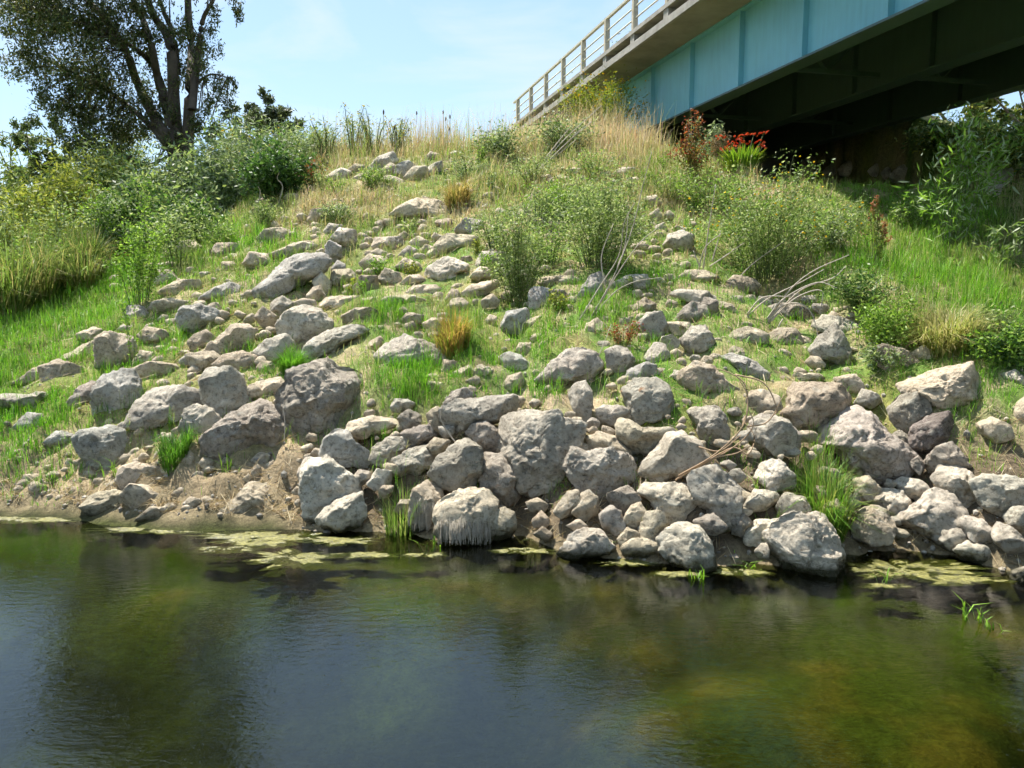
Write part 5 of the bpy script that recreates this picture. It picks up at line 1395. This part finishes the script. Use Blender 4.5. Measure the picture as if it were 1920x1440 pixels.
for i, (x, yt, w, dist) in enumerate([(1600, 225, 190, 46), (1720, 185, 200, 42), (1830, 140, 240, 40), (1945, 90, 280, 38), (2110, 60, 320, 38), (1660, 250, 170, 54)]):
    small_tree(['olive tree seen low beyond the bridge, nearest its abutment', 'bushy tree beyond the bridge left of the willow sapling', 'wide tree beyond the bridge behind the willow sapling', 'tall tree beyond the bridge at the right edge', 'tree beyond the bridge past the right edge', 'far tree beyond the bridge under the last girder'][i], dist, x, yt, w, 6500, .37, R_COL, 40 + i, lobes=18, group='trees beyond the bridge')
for i, (x, y, d_, w, h) in enumerate([(1690, 335, 31, 150, 75), (1790, 330, 29, 150, 85), (1900, 330, 27, 170, 110), (1600, 335, 34, 130, 70), (2010, 360, 24, 180, 130)]):
    plant('shade_bush', ['low bush beyond the bridge left of the willow sapling', 'low bush beyond the bridge behind the willow sapling', 'dark bush at the right edge under the far girder', 'low bush deep in the shade of the abutment', 'dark bush past the right edge'][i], 'bush', (x, y, d_), w, h, 44, 5000, .14, .3, G_OL + G_DK + G_YL, .15, .05, group='bushes beyond the bridge')

# ------------------------------------------------------------------ dead stems and twigs
def twigs(name, label, lines, mat, dist=None, rad=0.008, group='dead stems and twigs', jit=0.10):
    b = lines[0][0]
    if dist is None: P, dist = hit(*b)
    d0 = ray(*b); P = CAM + d0 * dist; zg = ground_z(P[0], P[1])
    root = tag(empty(name, (P[0], P[1], P[2])), label, 'twigs', group)
    r = np.random.default_rng(int(b[0] + b[1]))
    for ln in lines:
        off = r.uniform(-jit, jit)
        pts = [CAM + ray(x, y) * (dist - 0.04 + off * k - 0.03 * k) - np.array(P) for k, (x, y) in enumerate(ln)]
        cp = curve_pts(pts, 5 * len(pts))
        MB().tube(cp, np.linspace(rad * dist / 12, rad * .45 * dist / 12, len(cp)), 5).build('twig', M[mat], root, smooth=True)
    return root
twigs('dead_stem_bundle', 'long pale dead stems leaning over the slope right of centre', [[(1105, 600), (1150, 520), (1185, 430), (1205, 350), (1222, 285)], [(1112, 592), (1160, 510), (1200, 455), (1232, 428)], [(1062, 640), (1120, 545), (1160, 480), (1170, 420), (1190, 380)], [(1080, 642), (1140, 560), (1185, 530), (1240, 520)], [(1135, 540), (1128, 480), (1150, 420)], [(1158, 500), (1172, 460), (1178, 405)]], 'twig', rad=.011)
twigs('bare_sticks', 'bare grey sticks at the left foot of the yellow flowered bush', [[(1308, 512), (1322, 465), (1352, 438)], [(1318, 508), (1330, 420), (1342, 345)], [(1312, 500), (1300, 470)], [(1335, 490), (1352, 432)], [(1352, 570), (1400, 505), (1470, 452)], [(1330, 500), (1360, 480), (1395, 455)]], 'twig', rad=.0115)
twigs('arching_twig_bundle', 'arching bundle of grey dead canes on the right slope', [[(1432, 612), (1480, 545), (1525, 508), (1592, 478)], [(1440, 606), (1500, 545), (1560, 522), (1585, 500)], [(1436, 600), (1470, 560), (1530, 530), (1570, 540)], [(1432, 612), (1470, 572), (1512, 575), (1532, 620), (1528, 660)], [(1468, 598), (1440, 642), (1400, 656), (1368, 640), (1372, 615)], [(1402, 592), (1440, 560), (1500, 530), (1545, 505)], [(1440, 608), (1490, 560), (1540, 545), (1537, 590)], [(1400, 590), (1430, 558), (1480, 556)]], 'twig', rad=.012, jit=.05)
twigs('brown_cane_bundle', 'looping bundle of brown canes hanging over the boulders', [[(1272, 892), (1340, 852), (1392, 800), (1402, 745), (1380, 702)], [(1280, 888), (1370, 842), (1412, 800), (1402, 765)], [(1300, 880), (1372, 840), (1402, 852), (1415, 820), (1396, 792)], [(1378, 702), (1432, 718), (1456, 765), (1448, 782)], [(1392, 800), (1402, 760), (1396, 720), (1370, 700), (1340, 690)], [(1266, 900), (1330, 862), (1380, 850), (1408, 835)], [(1310, 838), (1350, 845), (1390, 815)], [(1400, 800), (1440, 790), (1470, 740)]], 'canetwig', rad=.013, jit=.05)
twigs('curved_twig', 'single white curved twig over the wide weathered boulder', [[(856, 832), (834, 802), (826, 775), (838, 742)]], 'twig', rad=.0115)
twigs('white_root', 'short white root hanging beside the dark diagonal boulder', [[(533, 830), (534, 790), (529, 760)]], 'twig', rad=.010)
twigs('fallen_stalks', 'fallen pale stalks lying across the dry crest grass', [[(1000, 330), (1055, 265), (1128, 198)], [(1010, 318), (1070, 262), (1110, 228)], [(990, 340), (1040, 290), (1092, 240)], [(1005, 322), (1052, 285), (1080, 262)], [(1020, 300), (1050, 262), (1068, 240)]], 'twig', rad=.010)
twigs('water_stick', 'straight stick wedged above the water under the central boulder', [[(984, 955), (1020, 948), (1062, 940)]], 'twig', rad=.012)
twigs('bare_twig', 'forked bare twig at the foot of the glossy bush', [[(522, 385), (530, 350), (520, 335), (524, 322)], [(482, 395), (488, 362), (484, 350)]], 'twig', rad=.0115)
twigs('bare_branch', 'pale dead branch lying beside the orange flowers', [[(178, 516), (212, 498), (240, 496)]], 'twig', rad=.014)
twigs('slanting_twig', 'thin pale twig slanting in front of the humped oval boulder', [[(1112, 690), (1130, 650), (1146, 608)]], 'twig', rad=.009)

# ------------------------------------------------------------------ dead root fringes on the waterline rocks
from mathutils.bvhtree import BVHTree
def fringe(label, x0, x1, y0, y1, n, rock_words):
    """hair-thin roots that follow the face of a rock down to the water"""
    rk = [q for q in C.objects if rock_words in str(q.get('label', ''))][0]
    bv = BVHTree.FromPolygons([v.co + rk.location for v in rk.data.vertices], [tuple(p.vertices) for p in rk.data.polygons])
    r = np.random.default_rng(int(x0)); P = None; ob = MB()
    for k in range(n):
        x = r.uniform(x0, x1); ya = y0 + r.normal(0, 6); yb_ = y1 - abs(r.normal(0, 13)); pts = []; lt = None; xe = x + r.normal(0, 2.5)
        for f in np.linspace(0, 1, 6):
            d = ray(x + (xe - x) * f, ya + (yb_ - ya) * f)
            h = bv.ray_cast(Vector(CAM), Vector(d))
            if h[0] is not None: lt = (h[3] - .006 - .012 * f) if lt is None else min(lt, h[3] - .006 - .012 * f)
            if lt is None: break
            pts.append(CAM + d * lt)
        if len(pts) < 6: continue
        if P is None: P = pts[0]
        ob.tube([q - P for q in pts], np.linspace(.0042, .002, 6), 3, False)
    if P is None: return
    o_ = ob.build('root_fringe', M['rootfib']); o_.location = P
    tag(o_, label, 'roots', 'dead root fringes', 'stuff')
fringe('fringe of dead roots hanging from the bulging waterline boulder', 820, 920, 984, 1024, 150, 'bulging boulder with a fringe')
fringe('ragged dead roots on the pale rock left of the bulging boulder', 775, 822, 950, 996, 90, 'pale rock hung with dead roots')

# ------------------------------------------------------------------ algae mats and shoots at the waterline
m, nt, o = new_mat('algae')
p = N(nt, 'ShaderNodeBsdfPrincipled'); p.inputs['Roughness'].default_value = 0.42
tcn = N(nt, 'ShaderNodeTexCoord')
f1 = noise(nt, tcn.outputs['Object'], 14, 7, 0.7); f2 = noise(nt, tcn.outputs['Object'], 55, 5, 0.7)
cc = ramp(nt, f1, [(0.3, (0.05, 0.05, 0.012)), (0.5, (0.16, 0.15, 0.03)), (0.72, (0.34, 0.31, 0.09))]).outputs[0]
nt.links.new(mixc(nt, 0.7, cc, ramp(nt, f2, [(0.3, 0.5), (0.7, 1.3)]).outputs[0], 'MULTIPLY'), p.inputs['Base Color'])
bb = N(nt, 'ShaderNodeBump'); bb.inputs['Strength'].default_value = 0.9; bb.inputs['Distance'].default_value = 0.02; nt.links.new(f2, bb.inputs['Height']); nt.links.new(bb.outputs[0], p.inputs['Normal'])
nt.links.new(p.outputs[0], o.inputs[0]); M['algae'] = m
def algae(label, cx, cy, rx, ry, seed):
    d = ray(cx, cy); t = -CAM[2] / d[2]; P = CAM + d * t
    d2 = ray(cx, cy + ry); a = abs((CAM + d2 * (-CAM[2] / d2[2]))[1] - P[1]); b = rx * t / F_PX
    n, rings = 110, 16
    r = np.random.default_rng(seed)
    vs, fs = [(0, 0, .014)], []
    th = np.linspace(0, 2 * math.pi, n, endpoint=False)
    nz = fbm(np.stack([np.cos(th) * 3.4, np.sin(th) * 3.4, np.full(n, seed * 3.7)], -1), 4, .7)
    rad = 1 + 1.05 * nz
    for k in range(1, rings + 1):
        f = k / rings
        pts = np.stack([np.cos(th) * rad * b * f, np.sin(th) * rad * a * f, np.zeros(n)], -1)
        hz = -0.007 + 0.024 * (fbm(pts * 9 + seed, 3, .6) * .5 + .5) * (1 - f ** 4)
        if k == rings: hz[:] = -0.006
        holes = fbm(pts * 7.5 + 31 + seed, 4, .65) > .12
        hz = np.where(holes & (k < rings), -0.012, hz)
        vs += [(x, y, z) for (x, y, _), z in zip(pts, hz)]
    for i in range(n): fs.append((0, 1 + i, 1 + (i + 1) % n))
    for k in range(rings - 1):
        for i in range(n):
            p0 = 1 + k * n + i; p1 = 1 + k * n + (i + 1) % n
            fs.append((p0, p0 + n, p1 + n, p1))
    me = bpy.data.meshes.new('algae_mat'); me.from_pydata(vs, [], fs); me.update()
    me.polygons.foreach_set('use_smooth', np.ones(len(fs), bool))
    tag(link('algae_mat', me, M['algae'], None, (P[0], P[1], 0.0)), label, 'algae', 'floating algae mats')
for i, (lb, cx, cy, rx, ry) in enumerate([
    ('largest floating yellow green algae mat off the mud flat', 550, 1046, 82, 17), ('long algae mat right of the largest one', 690, 1040, 50, 8), ('ragged algae mat nearest the flat cream rock', 500, 1008, 110, 14),
    ('algae scum under the lumpy whitish rock', 640, 1014, 70, 9), ('algae scum along the left mud edge', 300, 992, 120, 8), ('thin algae film at the far left edge', 70, 972, 110, 8), ('small algae mat before the root fringed boulder', 800, 1040, 40, 5),
    ('thin algae line left of the cream boulder in the water', 985, 1032, 70, 6), ('algae patch at the foot of the hairy rock', 1175, 1052, 60, 9), ('algae strip right of the white dark sided boulder', 1380, 1072, 50, 8),
    ('broad algae mat in the cove right of the craggy boulder', 1690, 1068, 110, 20), ('yellow algae patch near the lower right stones', 1800, 1085, 70, 10), ('small algae float below the cove', 1660, 1098, 40, 5), ('algae fleck before the dark sided boulder', 1270, 1076, 45, 6),
    ('algae fragments drifting left of the largest mat', 420, 1030, 50, 7)]):
    algae(lb, cx, cy, rx, ry, i + 1)
SHOOT = [(110, 150, 46), (132, 168, 60)]
def shoot(label, x, y, n, hpx, inwater=False):
    if inwater:
        d = ray(x, y); t = -CAM[2] / d[2]; P = CAM + d * t
    else:
        P, t = hit(x, y); P = np.array([P[0], P[1], ground_z(P[0], P[1])])
    r = np.random.default_rng(int(x + y)); a = r.uniform(0, 6.283, n)
    rt = np.stack([r.normal(0, .05, n), r.normal(0, .04, n), np.full(n, -.02)], -1)
    me = raw_mesh('water_shoot', *blades(rt, hpx * t / F_PX * r.uniform(.5, 1.2, n), np.full(n, .016), a, np.clip(r.normal(.6, .3, n), .05, 1.1), pick(SHOOT, n, r)), smooth=True)
    tag(link('water_shoot', me, M['grass'], None, P), label, 'shoot', 'green shoots at the waterline')
for a in [('green shoot at the foot of the dark sided boulder', 1300, 1082, 9, 30, True), ('leafy shoot standing alone in open water at lower right', 1822, 1160, 14, 42, True), ('second shoot in open water below the first', 1860, 1178, 8, 24, True), ('shoot left of the craggy boulder in the water', 1408, 1045, 10, 40), ('shoot in the algae cove', 1655, 1092, 6, 28, True),
          ('shoot before the root fringed boulder', 812, 1008, 14, 40), ('shoot at the left of the cream boulder', 1010, 1025, 9, 36), ('shoot between the cream boulder and hairy rock', 1132, 1010, 8, 36), ('shoots under the dark diagonal boulder', 430, 885, 14, 45), ('grass shoots at the foot of the forked boulder', 215, 895, 16, 40), ('shoot under the biggest central boulder', 1055, 925, 8, 34)]:
    shoot(*a)
